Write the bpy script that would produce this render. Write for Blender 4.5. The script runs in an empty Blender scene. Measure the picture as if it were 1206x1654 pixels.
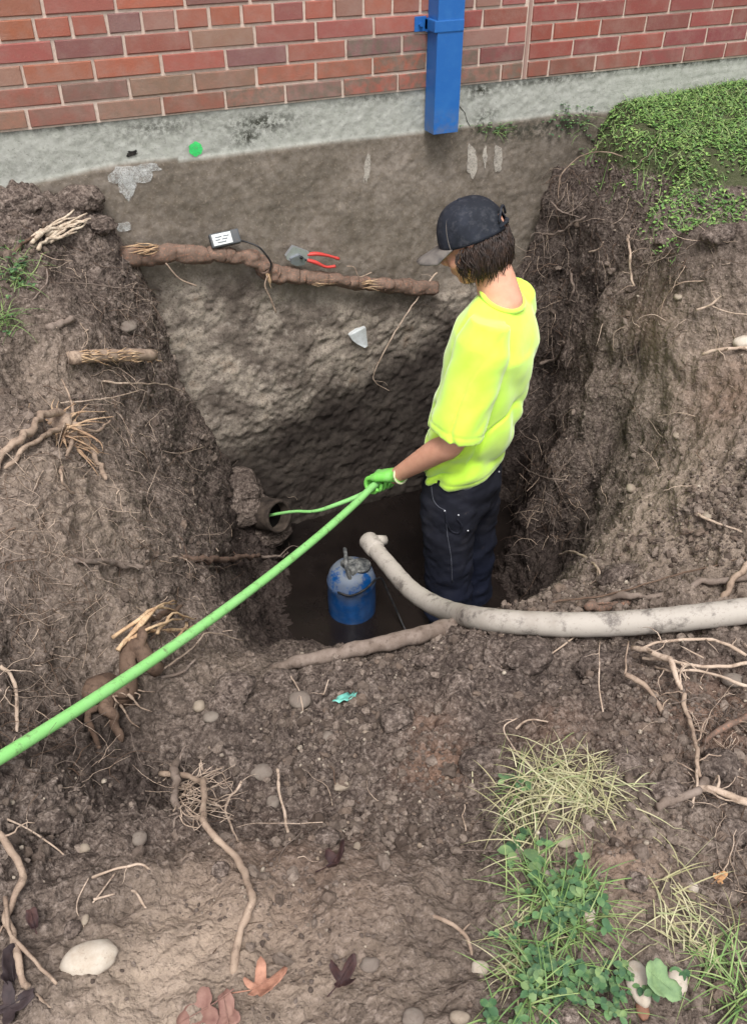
import bpy, bmesh, math, random
import numpy as np
from mathutils import Vector, Matrix, Quaternion
from mathutils.bvhtree import BVHTree
from mathutils.geometry import delaunay_2d_cdt
R = math.radians
random.seed(7); rng = np.random.RandomState(11)
scene = bpy.context.scene
col = scene.collection

# ------------------------------------------------------------------ camera, sky, sun, exposure
CAM = Vector((0.0, -2.99, 0.87)); PITCH = R(37.7); HEAD = R(23.5)      # looks 23.5 deg right of the wall normal, 37.7 deg down
F_PX = 1417.0; IW, IH = 1206.0, 1654.0
cam_d = bpy.data.cameras.new('camera'); cam = bpy.data.objects.new('camera', cam_d); col.objects.link(cam)
cam.location = CAM; cam.rotation_euler = (math.pi/2-PITCH, 0, -HEAD)
cam_d.sensor_fit = 'VERTICAL'; cam_d.sensor_height = 24.0; cam_d.lens = 24.0*F_PX/IH
cam_d.clip_start = 0.05; cam_d.clip_end = 300
scene.camera = cam
SUN_EL, SUN_AZ = R(62), R(200)        # azimuth measured from +Y clockwise (the light comes from behind the camera)
world = bpy.data.worlds.new('World'); scene.world = world; world.use_nodes = True
wn = world.node_tree; bg = wn.nodes['Background']
sky = wn.nodes.new('ShaderNodeTexSky'); sky.sky_type = 'NISHITA'; sky.sun_disc = False
sky.sun_elevation = SUN_EL; sky.sun_rotation = SUN_AZ; sky.dust_density = 3.0; sky.air_density = 1.0
hsv = wn.nodes.new('ShaderNodeHueSaturation'); hsv.inputs['Saturation'].default_value = 0.22    # cloud cover: a nearly white sky
wn.links.new(sky.outputs[0], hsv.inputs['Color']); wn.links.new(hsv.outputs[0], bg.inputs['Color'])
bg.inputs['Strength'].default_value = 0.15
sl = bpy.data.lights.new('sun', 'SUN'); sun = bpy.data.objects.new('sun', sl); col.objects.link(sun)
sl.energy = 1.5; sl.angle = R(20); sl.color = (1.0, 0.98, 0.96)
sdir = Vector((math.sin(SUN_AZ)*math.cos(SUN_EL), math.cos(SUN_AZ)*math.cos(SUN_EL), math.sin(SUN_EL)))
sun.rotation_euler = sdir.to_track_quat('Z', 'Y').to_euler(); sun.location = (0, -4, 6)
scene.view_settings.view_transform = 'Standard'; scene.view_settings.look = 'None'
scene.view_settings.exposure = 0.84; scene.view_settings.gamma = 1.0

# ------------------------------------------------------------------ helpers: pixels to points
_q = cam.rotation_euler.to_matrix()
def ray(px, py):
    return (_q @ Vector((px-IW/2, -(py-IH/2), -F_PX))).normalized()
def at_z(px, py, z):
    d = ray(px, py); return CAM + d*((z-CAM.z)/d.z)
def at_y(px, py, y):
    d = ray(px, py); return CAM + d*((y-CAM.y)/d.y)
def proj(p):
    v = _q.transposed() @ (Vector(p)-CAM); return (IW/2 + v.x/-v.z*F_PX, IH/2 - v.y/-v.z*F_PX)

# ------------------------------------------------------------------ helpers: noise
def _hash(ix, iy, iz, seed):
    h = (ix*374761393 + iy*668265263 + iz*2147483647 + seed*974634777) & 0xffffffff
    h = ((h ^ (h >> 13))*1274126177) & 0xffffffff
    h = ((h ^ (h >> 15))*2246822519) & 0xffffffff
    return ((h ^ (h >> 16)) & 0xffffff)/float(0xffffff)
def vnoise(p, seed=0):
    """value noise, p = (n,3), returns -1..1"""
    i = np.floor(p).astype(np.int64); f = p-i; f = f*f*f*(f*(f*6-15)+10)
    out = 0
    for dx in (0, 1):
        wx = f[:, 0] if dx else 1-f[:, 0]
        for dy in (0, 1):
            wy = f[:, 1] if dy else 1-f[:, 1]
            for dz in (0, 1):
                wz = f[:, 2] if dz else 1-f[:, 2]
                out = out + wx*wy*wz*_hash(i[:, 0]+dx, i[:, 1]+dy, i[:, 2]+dz, seed)
    return out*2-1
def fbm(p, scale, octaves=3, seed=0, gain=0.5):
    a, s, t = 1.0, scale, 0
    for o in range(octaves):
        t = t + a*vnoise(p*s + 17.3*o, seed+o); a *= gain; s *= 2.03
    return t
def clods(p, scale, seed=0):
    """rounded lumps with creases: distance to the nearest jittered cell point"""
    q = p*scale; i = np.floor(q).astype(np.int64); best = np.full(len(q), 9.0); sec = np.full(len(q), 9.0)
    for dx in (-1, 0, 1):
        for dy in (-1, 0, 1):
            for dz in (-1, 0, 1):
                c = i+np.array([dx, dy, dz])
                j = np.stack([_hash(c[:, 0], c[:, 1], c[:, 2], seed+k) for k in (1, 2, 3)], 1)
                d = np.linalg.norm(c+j-q, axis=1)
                m = d < best
                sec = np.where(m, best, np.minimum(sec, d)); best = np.where(m, d, best)
    return np.clip(sec-best, 0, .6)/.6

# ------------------------------------------------------------------ helpers: objects
def tag(o, label=None, cat=None, group=None, kind=None):
    if label: o['label'] = label
    if cat: o['category'] = cat
    if group: o['group'] = group
    if kind: o['kind'] = kind
    return o
def link(name, me, mat=None, parent=None, smooth=True):
    o = bpy.data.objects.new(name, me); col.objects.link(o)
    if mat is not None:
        for m in (mat if isinstance(mat, (list, tuple)) else [mat]): me.materials.append(m)
    if smooth and len(me.polygons): me.polygons.foreach_set('use_smooth', [True]*len(me.polygons))
    if parent is not None:
        o.parent = parent; o.matrix_parent_inverse = parent.matrix_world.inverted()
    return o
def empty(name, loc=(0, 0, 0), label=None, cat=None, group=None):
    o = bpy.data.objects.new(name, None); col.objects.link(o); o.location = loc
    o.empty_display_size = .05; bpy.context.view_layer.update()
    return tag(o, label, cat, group)
class MB:
    """collects vertices and faces, builds one mesh object"""
    def __init__(s): s.v = []; s.f = []; s.mi = []
    def add(s, vs, fs, mi=0):
        n = len(s.v); s.v.extend([tuple(v) for v in vs]); s.f.extend([tuple(i+n for i in f) for f in fs]); s.mi.extend([mi]*len(fs))
    def box(s, lo, hi, M=None, mi=0, bev=0):
        (a, b, c), (d, e, f) = lo, hi
        if bev > 0:
            bm = bmesh.new(); bmesh.ops.create_cube(bm, size=1)
            for v in bm.verts: v.co = Vector(((a+d)/2+v.co.x*(d-a), (b+e)/2+v.co.y*(e-b), (c+f)/2+v.co.z*(f-c)))
            bmesh.ops.bevel(bm, geom=bm.edges[:], offset=bev, segments=2, affect='EDGES', profile=.7)
            bm.verts.index_update()
            vs = [v.co.copy() for v in bm.verts]; fs = [[v.index for v in fc.verts] for fc in bm.faces]; bm.free()
        else:
            vs = [Vector(p) for p in ((a, b, c), (d, b, c), (d, e, c), (a, e, c), (a, b, f), (d, b, f), (d, e, f), (a, e, f))]
            fs = [(0, 3, 2, 1), (4, 5, 6, 7), (0, 1, 5, 4), (1, 2, 6, 5), (2, 3, 7, 6), (3, 0, 4, 7)]
        if M is not None: vs = [M @ v for v in vs]
        s.add(vs, fs, mi)
    def tube(s, pts, rad, n=8, mi=0, cap=True, flat=1.0, up=None):
        pts = [Vector(p) for p in pts]; m = len(pts)
        rads = rad if isinstance(rad, (list, tuple, np.ndarray)) else [rad]*m
        vs = []; nrm = None
        for i, p in enumerate(pts):
            t = (pts[min(i+1, m-1)]-pts[max(i-1, 0)])
            if t.length < 1e-9: t = Vector((0, 0, 1))
            t.normalize()
            if nrm is None:
                nrm = (up or Vector((0, 0, 1))).cross(t)
                if nrm.length < 1e-3: nrm = Vector((1, 0, 0)).cross(t)
            nrm = (nrm - t*nrm.dot(t))
            if nrm.length < 1e-6: nrm = t.orthogonal()
            nrm.normalize(); b = t.cross(nrm)
            for k in range(n):
                a = 2*math.pi*k/n; vs.append(p + (nrm*math.cos(a) + b*math.sin(a)*flat)*rads[i])
        fs = [(i*n+k, i*n+(k+1) % n, (i+1)*n+(k+1) % n, (i+1)*n+k) for i in range(m-1) for k in range(n)]
        if cap: fs += [tuple(range(n))[::-1], tuple((m-1)*n+k for k in range(n))]
        s.add(vs, fs, mi)
    def build(s, name, mat=None, parent=None, smooth=True):
        me = bpy.data.meshes.new(name); me.from_pydata(s.v, [], s.f); me.update()
        o = link(name, me, mat, parent, smooth)
        if any(s.mi): me.polygons.foreach_set('material_index', s.mi)
        return o
def spline(pts, n=8):
    """Catmull-Rom through points (any dimension tuples)"""
    P = [np.array(p, float) for p in pts]
    if len(P) < 3: 
        return [P[0]+(P[-1]-P[0])*k/n for k in range(n+1)]
    P = [2*P[0]-P[1]]+P+[2*P[-1]-P[-2]]; out = []
    for i in range(1, len(P)-2):
        a, b, c, d = P[i-1:i+3]
        for k in range(n):
            t = k/n
            out.append(.5*((2*b)+(-a+c)*t+(2*a-5*b+4*c-d)*t*t+(-a+3*b-3*c+d)*t**3))
    out.append(P[-2]); return out

# ------------------------------------------------------------------ helpers: materials
class NT:
    def __init__(s, name, rough=.8, spec=.3):
        s.m = bpy.data.materials.new(name); s.m.use_nodes = True; s.t = s.m.node_tree; s.n = s.t.nodes; s.l = s.t.links
        s.b = s.n['Principled BSDF']; s.b.inputs['Roughness'].default_value = rough; s.b.inputs['Specular IOR Level'].default_value = spec
        s.geo = s.n.new('ShaderNodeNewGeometry'); s.tc = s.n.new('ShaderNodeTexCoord')
    def pos(s, obj=False): return s.tc.outputs['Object'] if obj else s.geo.outputs['Position']
    def noise(s, scale, detail=4, rough=.6, vec=None, dist=0):
        n = s.n.new('ShaderNodeTexNoise'); n.inputs['Scale'].default_value = scale; n.inputs['Detail'].default_value = detail
        n.inputs['Roughness'].default_value = rough; n.inputs['Distortion'].default_value = dist
        s.l.new(vec or s.pos(), n.inputs['Vector']); return n.outputs['Fac']
    def vor(s, scale, feature='F1', vec=None, out='Distance'):
        n = s.n.new('ShaderNodeTexVoronoi'); n.inputs['Scale'].default_value = scale; n.feature = feature
        s.l.new(vec or s.pos(), n.inputs['Vector']); return n.outputs[out]
    def mapping(s, scale, vec=None):
        n = s.n.new('ShaderNodeMapping'); n.inputs['Scale'].default_value = scale; s.l.new(vec or s.pos(), n.inputs['Vector']); return n.outputs[0]
    def ramp(s, fac, stops):
        n = s.n.new('ShaderNodeValToRGB'); e = n.color_ramp.elements
        while len(e) < len(stops): e.new(.5)
        for k, (p, c) in enumerate(stops):
            e[k].position = p; e[k].color = (*c, 1) if isinstance(c, (tuple, list)) else (c, c, c, 1)
        s.l.new(fac, n.inputs[0]); return n.outputs[0]
    def mix(s, fac, a, b, mode='MIX'):
        n = s.n.new('ShaderNodeMix'); n.data_type = 'RGBA'; n.blend_type = mode; n.clamp_result = False
        for sock, v in ((n.inputs[0], fac), (n.inputs[6], a), (n.inputs[7], b)):
            if hasattr(v, 'links') or isinstance(v, bpy.types.NodeSocket): s.l.new(v, sock)
            elif isinstance(v, (int, float)): sock.default_value = v if sock == n.inputs[0] else (v, v, v, 1)
            else: sock.default_value = (*v, 1)
        return n.outputs[2]
    def math(s, op, a, b=0.0, clamp=False):
        n = s.n.new('ShaderNodeMath'); n.operation = op; n.use_clamp = clamp
        for sock, v in ((n.inputs[0], a), (n.inputs[1], b)):
            if isinstance(v, bpy.types.NodeSocket): s.l.new(v, sock)
            else: sock.default_value = v
        return n.outputs[0]
    def attr(s, name, out='Color'):
        n = s.n.new('ShaderNodeAttribute'); n.attribute_name = name; return n.outputs[out]
    def color(s, c):
        if isinstance(c, bpy.types.NodeSocket): s.l.new(c, s.b.inputs['Base Color'])
        else: s.b.inputs['Base Color'].default_value = (*c, 1)
        return s
    def rough(s, r): s.l.new(r, s.b.inputs['Roughness']); return s
    def bump(s, h, strength=.5, dist=.01):
        n = s.n.new('ShaderNodeBump'); n.inputs['Strength'].default_value = strength; n.inputs['Distance'].default_value = dist
        s.l.new(h, n.inputs['Height'])
        if s.b.inputs['Normal'].links: s.l.new(s.b.inputs['Normal'].links[0].from_socket, n.inputs['Normal'])
        s.l.new(n.outputs[0], s.b.inputs['Normal']); return s
def rgb(r, g, b):
    f = lambda c: ((c/255+.055)/1.055)**2.4 if c > 10 else c/255/12.92
    return (f(r), f(g), f(b))

# ================================================================== GROUND
K = []                                        # control points of the land (x, y, z)
def kp(px, py, z): p = at_z(px, py, z); K.append((p.x, p.y, z))
def kw(x, y, z): K.append((x, y, z))
WATER_Z = -1.58
# far corners and out of frame
for x, y, z in [(-4, .3, .02), (-4, -3, -.3), (-4, -7, -.5), (6, .3, .08), (6, -3, -.1), (6, -7, -.3), (1, -7, -.5), (1.2, -4, -.45), (-1.2, -3, -.42), (3, -3, -.3),
                (0, .3, .0), (3.2, .3, .06), (-1.2, .3, 0), (-1.2, -1, -.15), (3.6, -1.4, -.05), (2.6, -2.3, -.38), (0, -3.2, -.45), (-.4, -2.7, -.46)]: kw(x, y, z)
# left bank, top
for p in [(0, 290, -.01), (90, 295, -.02), (165, 305, -.04), (0, 430, -.1), (100, 430, -.14), (0, 560, -.22), (110, 560, -.3), (0, 700, -.31), (0, 850, -.38), (0, 1000, -.44),
          (0, 1120, -.5), (0, 1300, -.5), (0, 1450, -.49), (0, 1654, -.47), (120, 800, -.46), (140, 950, -.56), (110, 1060, -.62)]: kp(*p)
kw(.35, 0, -.03); kw(.35, .2, -.03); kw(.1, 0, .015); kw(.1, .2, .015); kw(-.2, 0, .015); kw(-.2, -.12, -.02); kw(.1, -.12, -.03); kw(.3, -.12, -.08); kw(-.4, -.3, -.03); kw(-.6, -.9, -.12); kw(-.6, -1.6, -.3)
# left bank, flank and foot
kw(.40, -.02, -.30); kw(.47, -.03, -.62); kw(.56, -.03, -.95); kw(.70, -.02, -1.35); kw(.76, -.02, -1.62)
kw(.40, .2, -.30); kw(.47, .2, -.62); kw(.56, .2, -.95); kw(.70, .2, -1.35); kw(.76, .2, -1.62)
for p in [(180, 460, -.30), (190, 560, -.44), (250, 650, -.66), (310, 740, -.92), (230, 800, -.66), (330, 850, -1.0), (380, 800, -1.25), (400, 900, -1.5),
          (260, 900, -.78), (330, 960, -1.02), (420, 980, -1.5), (290, 1010, -.84), (380, 1040, -1.0), (450, 1045, -1.45)]: kp(*p)
# near lip of the pit, hidden near wall
for p in [(390, 1075, -.84), (470, 1070, -.82), (600, 1048, -.80), (700, 1018, -.80), (760, 1005, -.78), (840, 990, -.80), (900, 970, -.84), (930, 900, -.92)]: kp(*p)
kw(.74, -.70, -1.64); kw(.85, -.95, -1.64); kw(1.15, -1.05, -1.64); kw(1.45, -1.0, -1.62); kw(1.8, -.92, -1.6)
kw(.62, -1.25, -1.05); kw(.9, -1.35, -1.1); kw(1.2, -1.3, -1.15); kw(1.5, -1.2, -1.2)
# pit floor
for x, y in [(.85, -.2), (.9, -.5), (1.2, -.1), (1.2, .2), (1.5, .2), (1.75, .2), (1.2, -.5), (1.5, -.3), (1.5, -.7), (1.75, -.1), (1.78, -.45)]: kw(x, y, -1.68)
# right flank: steep side and the sloping shelf
kw(1.93, -.02, -1.5); kw(1.93, .2, -1.5); kw(1.97, -.3, -1.5); kw(1.95, -.6, -1.55); kw(1.90, -.02, -.8); kw(1.90, .2, -.8)
kw(2.0, -.3, -.85); kw(1.87, -.02, -.3); kw(1.87, .2, -.3); kw(2.02, -.25, -.3); kw(1.90, .0, -.03); kw(1.90, .2, -.03); kw(1.97, -.06, -.01)
for p in [(905, 250, -.10), (885, 330, -.35), (895, 420, -.52), (900, 560, -.82), (905, 700, -1.17), (915, 800, -1.38), (950, 330, -.16), (965, 450, -.36), (965, 560, -.54), (960, 700, -.88), (955, 820, -1.08),
          (1040, 440, -.27), (1120, 410, -.22), (1206, 400, -.2), (1060, 560, -.44), (1206, 560, -.35), (1080, 700, -.64), (1206, 700, -.48), (1020, 820, -.84), (1206, 820, -.58), (1000, 900, -.86),
          (1100, 900, -.74), (1206, 900, -.64)]: kp(*p)
# turf plateau
for p in [(940, 205, .02), (960, 235, .0), (1010, 280, -.01), (1035, 325, -.02), (1120, 348, -.03), (1206, 362, -.04), (1030, 180, .05), (1206, 140, .07), (1206, 250, .0), (1100, 250, .01)]: kp(*p)
kw(2.07, -.02, .02); kw(2.07, .2, .02); kw(2.09, -.2, .005); kw(2.07, -.4, .0); kw(1.97, -.68, -.01); kw(1.84, -.86, -.02)
kw(2.6, -1.3, -.04); kw(2.9, -.9, 0.0); kw(2.3, .2, .03)
# near ground
for p in [(480, 1150, -.76), (640, 1120, -.74), (800, 1060, -.72), (900, 1060, -.70), (1050, 1040, -.68), (1206, 1010, -.62), (300, 1120, -.74), (180, 1150, -.80), (150, 1220, -.82), (250, 1260, -.78),
          (100, 1180, -.68), (60, 1300, -.58), (170, 1340, -.64), (400, 1300, -.68), (600, 1250, -.68), (750, 1250, -.66), (950, 1150, -.64), (1100, 1100, -.62), (1206, 1100, -.6),
          (180, 1390, -.53), (400, 1400, -.545), (600, 1410, -.55), (760, 1430, -.55), (600, 1360, -.635), (400, 1350, -.63), (750, 1370, -.63),
          (300, 1500, -.515), (600, 1520, -.52), (760, 1550, -.52), (300, 1654, -.50), (600, 1654, -.50), (860, 1300, -.54), (980, 1340, -.50), (880, 1450, -.475), (1000, 1500, -.475), (900, 1654, -.46),
          (1100, 1250, -.58), (1206, 1250, -.56), (1100, 1400, -.53), (1206, 1450, -.50), (1206, 1654, -.46)]: kp(*p)
_tri = delaunay_2d_cdt([Vector((k[0], k[1])) for k in K], [], [], 0, 1e-5)
_tv = _tri[0]; _tf = [f for f in _tri[2]]; _tz = [K[o[0]][2] for o in _tri[3]]
GX = np.arange(-2.0, 4.4, .02); GY = np.arange(-5.0, .3, .02)
H = np.full((len(GX), len(GY)), np.nan)
for f in _tf:
    A = np.array([[_tv[i].x, _tv[i].y] for i in f]); Z = np.array([_tz[i] for i in f])
    i0, i1 = np.searchsorted(GX, A[:, 0].min()-.03), np.searchsorted(GX, A[:, 0].max()+.03)
    j0, j1 = np.searchsorted(GY, A[:, 1].min()-.03), np.searchsorted(GY, A[:, 1].max()+.03)
    if i0 >= i1 or j0 >= j1: continue
    X, Y = np.meshgrid(GX[i0:i1], GY[j0:j1], indexing='ij')
    M = np.array([[A[0, 0], A[1, 0], A[2, 0]], [A[0, 1], A[1, 1], A[2, 1]], [1, 1, 1]])
    if abs(np.linalg.det(M)) < 1e-9: continue
    L = np.linalg.solve(M, np.stack([X.ravel(), Y.ravel(), np.ones(X.size)]))
    ok = (L.min(0) > -1e-6).reshape(X.shape); zz = (Z @ L).reshape(X.shape)
    H[i0:i1, j0:j1][ok] = zz[ok]
H = np.where(np.isnan(H), -.3, H)
_b = H.copy()
for it in range(8):
    P = np.pad(_b, 1, mode='edge'); _b = (P[1:-1, 1:-1]*2+P[:-2, 1:-1]+P[2:, 1:-1]+P[1:-1, :-2]+P[1:-1, 2:])/6
H = _b
def height(x, y):
    u = np.clip((x-GX[0])/.02, 0, len(GX)-1.001); v = np.clip((y-GY[0])/.02, 0, len(GY)-1.001)
    i = u.astype(int); j = v.astype(int); a = u-i; b = v-j
    return (H[i, j]*(1-a)*(1-b)+H[i+1, j]*a*(1-b)+H[i, j+1]*(1-a)*b+H[i+1, j+1]*a*b)
def axis(segs):
    out = []
    for a, b, s in segs: out += list(np.linspace(a, b, max(2, int(round((b-a)/s))+1))[:-1])
    return np.array(out+[segs[-1][1]])
AX = axis([(-1.98, -.5, .035), (-.5, 2.35, .006), (2.35, 2.7, .012), (2.7, 4.36, .04)])
AY = axis([(-4.98, -2.85, .04), (-2.85, .06, .006), (.06, .26, .04)])
X, Y = np.meshgrid(AX, AY, indexing='ij')
for it in range(60):                           # crowd the grid towards the steep faces
    Z = height(X, Y); P = np.stack([X, Y, Z], 2)
    ex = np.linalg.norm(P[1:]-P[:-1], axis=2); ey = np.linalg.norm(P[:, 1:]-P[:, :-1], axis=2)
    # keep the outer layout: weight by stretch (3-D length over flat length)
    ex = ex/np.maximum(np.linalg.norm(P[1:, :, :2]-P[:-1, :, :2], axis=2), 1e-4)/1.0
    ey = ey/np.maximum(np.linalg.norm(P[:, 1:, :2]-P[:, :-1, :2], axis=2), 1e-4)/1.0
    Lx = (AX[1:]-AX[:-1])[:, None]; Ly = (AY[1:]-AY[:-1])[None]
    w1, w2 = (ex[1:]/Lx[1:])[:, 1:-1], (ex[:-1]/Lx[:-1])[:, 1:-1]
    w3, w4 = (ey[:, 1:]/Ly[:, 1:])[1:-1], (ey[:, :-1]/Ly[:, :-1])[1:-1]
    W = w1+w2+w3+w4
    for Q in (X, Y):
        Q[1:-1, 1:-1] = .5*Q[1:-1, 1:-1]+.5*(w1*Q[2:, 1:-1]+w2*Q[:-2, 1:-1]+w3*Q[1:-1, 2:]+w4*Q[1:-1, :-2])/W
Z = height(X, Y)
P = np.stack([X, Y, Z], 2)
def gnormals(P):
    du = np.gradient(P, axis=0); dv = np.gradient(P, axis=1); n = np.cross(du, dv); return n/np.maximum(np.linalg.norm(n, axis=2, keepdims=True), 1e-9)
N = gnormals(P)
flat = P.reshape(-1, 3)
# roughness map: turf plateau smooth, trodden foreground smoother, banks and crumbs rougher
def blob(px, py, z, r):
    c = at_z(px, py, z); return np.exp(-((flat[:, 0]-c.x)**2+(flat[:, 1]-c.y)**2)/r**2)
rough = np.ones(len(flat))
rough -= .6*np.clip(blob(330, 1560, -.5, .2)+blob(620, 1500, -.5, .2)+blob(450, 1640, -.5, .2), 0, 1)
rough -= .75*(flat[:, 2] > -.06)*(flat[:, 0] > 1.9)
rough = np.clip(rough, .2, 1)
d = .030*fbm(flat, 3.1, 3, 5) + rough*(.014*(clods(flat+.04*fbm(flat, 11, 3, 3)[:, None], 9, 31)-.3)*np.clip(fbm(flat, 2.2, 2, 77)+.5, 0, 1)
     + .011*(clods(flat, 24, 41)-.4)*np.clip(fbm(flat, 4, 2, 88)+.6, 0, 1) + .013*fbm(flat, 14, 4, 9, .65) + .0055*fbm(flat, 62, 2, 19, .8))
mid = np.exp(-((flat[:, 1]+1.75)/.35)**2)
d += mid*(.022*(clods(flat+.03*fbm(flat, 12, 3, 5)[:, None], 14, 131)-.35)+.009*(clods(flat, 38, 151)-.4))
d -= .02*np.clip(fbm(flat*np.array([1, 1, .5]), 6, 2, 61)-.5, 0, 1)
d += .012*fbm(flat, 7, 3, 171)*(flat[:, 2] < -.1)
d += .025*np.exp(-(flat[:, 1]/.12)**2)*(flat[:, 0] < .34)
_t = np.clip(.5+np.minimum.reduce([flat[:, 0]*3-5.4, (flat[:, 1]+.95)*8+1.2*(flat[:, 0]-2), (flat[:, 2]+.16)*10]), 0, 1)
d = d*(1-.75*_t)
d = d*np.clip((.3-flat[:, 1])/.02, 0, 1)
P2 = (flat + N.reshape(-1, 3)*d[:, None])
nx, ny = X.shape
idx = np.arange(nx*ny).reshape(nx, ny)
quads = np.stack([idx[:-1, :-1], idx[1:, :-1], idx[1:, 1:], idx[:-1, 1:]], -1).reshape(-1, 4)
me = bpy.data.meshes.new('ground'); me.from_pydata(P2.tolist(), [], quads.tolist()); me.update()
GV, GN = P2, None
bvh = BVHTree.FromPolygons([Vector(p) for p in P2], quads.tolist())
def G(px, py, lift=0.0):
    """the point of the ground seen at a pixel, raised along its normal"""
    h, n, _, _ = bvh.ray_cast(CAM, ray(px, py))
    if h is None: h, n = at_z(px, py, -.3), Vector((0, 0, 1))
    if n.dot(CAM-h) < 0: n = -n
    return h+n*lift, n
def drop(x, y, z0=2.0):
    h, n, _, _ = bvh.ray_cast(Vector((x, y, z0)), Vector((0, 0, -1)))
    if h is None: return Vector((x, y, -.3)), Vector((0, 0, 1))
    return h, (n if n.z > 0 else -n)
# soil tints, kept where they are in the land: r = dry tan, g = reddish clay, b = wet dark soil plus painted shade of pit and hollows
tint = np.zeros((len(P2), 4)); tint[:, 3] = 1
def paint(ch, px, py, r, a=1.0):
    c, _ = G(px, py); dd = np.linalg.norm(P2-np.array(c), axis=1); tint[:, ch] = np.maximum(tint[:, ch], a*np.exp(-(dd/r)**2))
for q in [(330, 1520, .16, .9), (250, 1600, .14, .9), (450, 1560, .14, .7), (600, 1540, .2, .4), (1000, 1400, .2, .45), (120, 800, .3, .5), (80, 620, .25, .35), (200, 980, .25, .35),
          (1130, 560, .3, .45), (1100, 800, .35, .6), (1180, 900, .25, .5), (700, 1460, .15, .3), (330, 1060, .2, .3)]: paint(0, *q)
for q in [(705, 1230, .07, .9), (690, 1170, .06, .5), (1150, 1150, .14, .55), (1180, 640, .14, .4), (330, 460, .1, .3), (1050, 520, .1, .3), (1000, 1380, .1, .4), (900, 1180, .1, .35), (480, 1420, .2, .25)]: paint(1, *q)
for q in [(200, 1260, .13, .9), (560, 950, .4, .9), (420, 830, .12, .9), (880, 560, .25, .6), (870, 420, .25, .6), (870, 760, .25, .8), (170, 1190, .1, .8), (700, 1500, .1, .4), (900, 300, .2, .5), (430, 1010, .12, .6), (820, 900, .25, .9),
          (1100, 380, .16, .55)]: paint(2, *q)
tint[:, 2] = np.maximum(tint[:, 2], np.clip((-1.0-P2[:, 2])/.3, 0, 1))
POLY = [(2.16, .3), (2.10, -.08), (2.08, -.4), (1.95, -.70), (1.80, -.90), (1.98, -.96), (2.25, -.97), (3.2, -1.35), (4.4, -1.5), (4.4, .3)]
def in_turf(x, y):
    r_ = False
    for k in range(len(POLY)):
        (a, b), (c, e) = POLY[k], POLY[k-1]
        if (b > y) != (e > y) and x < (c-a)*(y-b)/(e-b)+a: r_ = not r_
    return r_
tint[:, 3] = [1.0 if (p[0] > 1.7 and p[2] > -.07 and in_turf(p[0], p[1])) else 0.0 for p in P2]
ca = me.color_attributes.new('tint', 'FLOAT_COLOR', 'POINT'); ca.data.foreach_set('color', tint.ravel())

def soil_material(name, base=1.0, attr=True):
    m = NT(name, .95, .15)
    n1 = m.noise(2.3, 5, .65); n2 = m.noise(17, 6, .7); n3 = m.noise(90, 4, .7); n4 = m.noise(330, 3, .7)
    c = m.ramp(n1, [(.3, rgb(90, 79, 72)), (.55, rgb(114, 101, 92)), (.75, rgb(132, 118, 108))])
    c = m.mix(m.ramp(n2, [(.35, 0), (.7, 1)]), c, rgb(92, 80, 73))
    c = m.mix(m.ramp(n3, [(.5, 0), (.68, .85)]), c, rgb(152, 138, 128))
    c = m.mix(m.ramp(n3, [(.34, .9), (.48, 0)]), c, rgb(54, 46, 42))
    c = m.mix(m.ramp(m.noise(38, 5, .75), [(.38, .85), (.5, 0)]), c, rgb(56, 47, 43))
    c = m.mix(m.ramp(m.noise(5.5, 6, .7), [(.36, .45), (.5, 0)]), c, rgb(62, 53, 49))
    if attr:
        sep = m.n.new('ShaderNodeSeparateColor'); m.l.new(m.attr('tint'), sep.inputs[0])
        brk = m.ramp(n2, [(.3, .45), (.65, 1)])
        c = m.mix(m.math('MULTIPLY', sep.outputs[0], brk), c, rgb(172, 154, 136))
        c = m.mix(m.math('MULTIPLY', sep.outputs[1], brk), c, rgb(132, 102, 84))
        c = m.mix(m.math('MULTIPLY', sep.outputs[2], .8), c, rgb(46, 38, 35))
        c = m.mix(m.math('MULTIPLY', m.attr('tint', 'Alpha'), .85), c, rgb(66, 72, 46))
        m.rough(m.math('SUBTRACT', .95, m.math('MULTIPLY', sep.outputs[2], .25)))
    if base != 1.0: c = m.mix(1.0, c, (base,)*3, 'MULTIPLY')
    m.color(c)
    m.bump(n4, .6, .002); m.bump(n3, .9, .008); m.bump(m.math('MULTIPLY', m.vor(120), -1), .6, .005); m.bump(m.math('MULTIPLY', m.vor(48), -1), .6, .010)
    return m.m
M_SOIL = soil_material('soil')
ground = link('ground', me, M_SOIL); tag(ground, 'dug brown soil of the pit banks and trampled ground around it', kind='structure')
# outer land, carries on past the dug area
mb = MB()
for (a, b, c, e, z) in [(-60, -60, 60, -4.9, -.36), (-60, -4.9, -1.9, .2, -.16), (4.3, -4.9, 60, .2, -.12)]:
    mb.add([(a, b, z), (c, b, z), (c, e, z), (a, e, z)], [(0, 1, 2, 3)])
o = mb.build('far_ground', soil_material('soil_far', 1, False)); tag(o, kind='structure')

# muddy water on the pit floor
m = NT('murky_water', .12, .5); m.color(m.ramp(m.noise(5, 4), [(.3, rgb(20, 16, 15)), (.7, rgb(34, 28, 25))])); m.bump(m.noise(9, 3), .1, .01)
m.rough(m.ramp(m.noise(6, 3), [(.35, .1), (.7, .35)]))
mb = MB(); mb.add([(.4, -1.6, WATER_Z), (2.15, -1.6, WATER_Z), (2.15, -.01, WATER_Z), (.4, -.01, WATER_Z)], [(0, 1, 2, 3)])
o = mb.build('water', m.m); tag(o, kind='structure')

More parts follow.
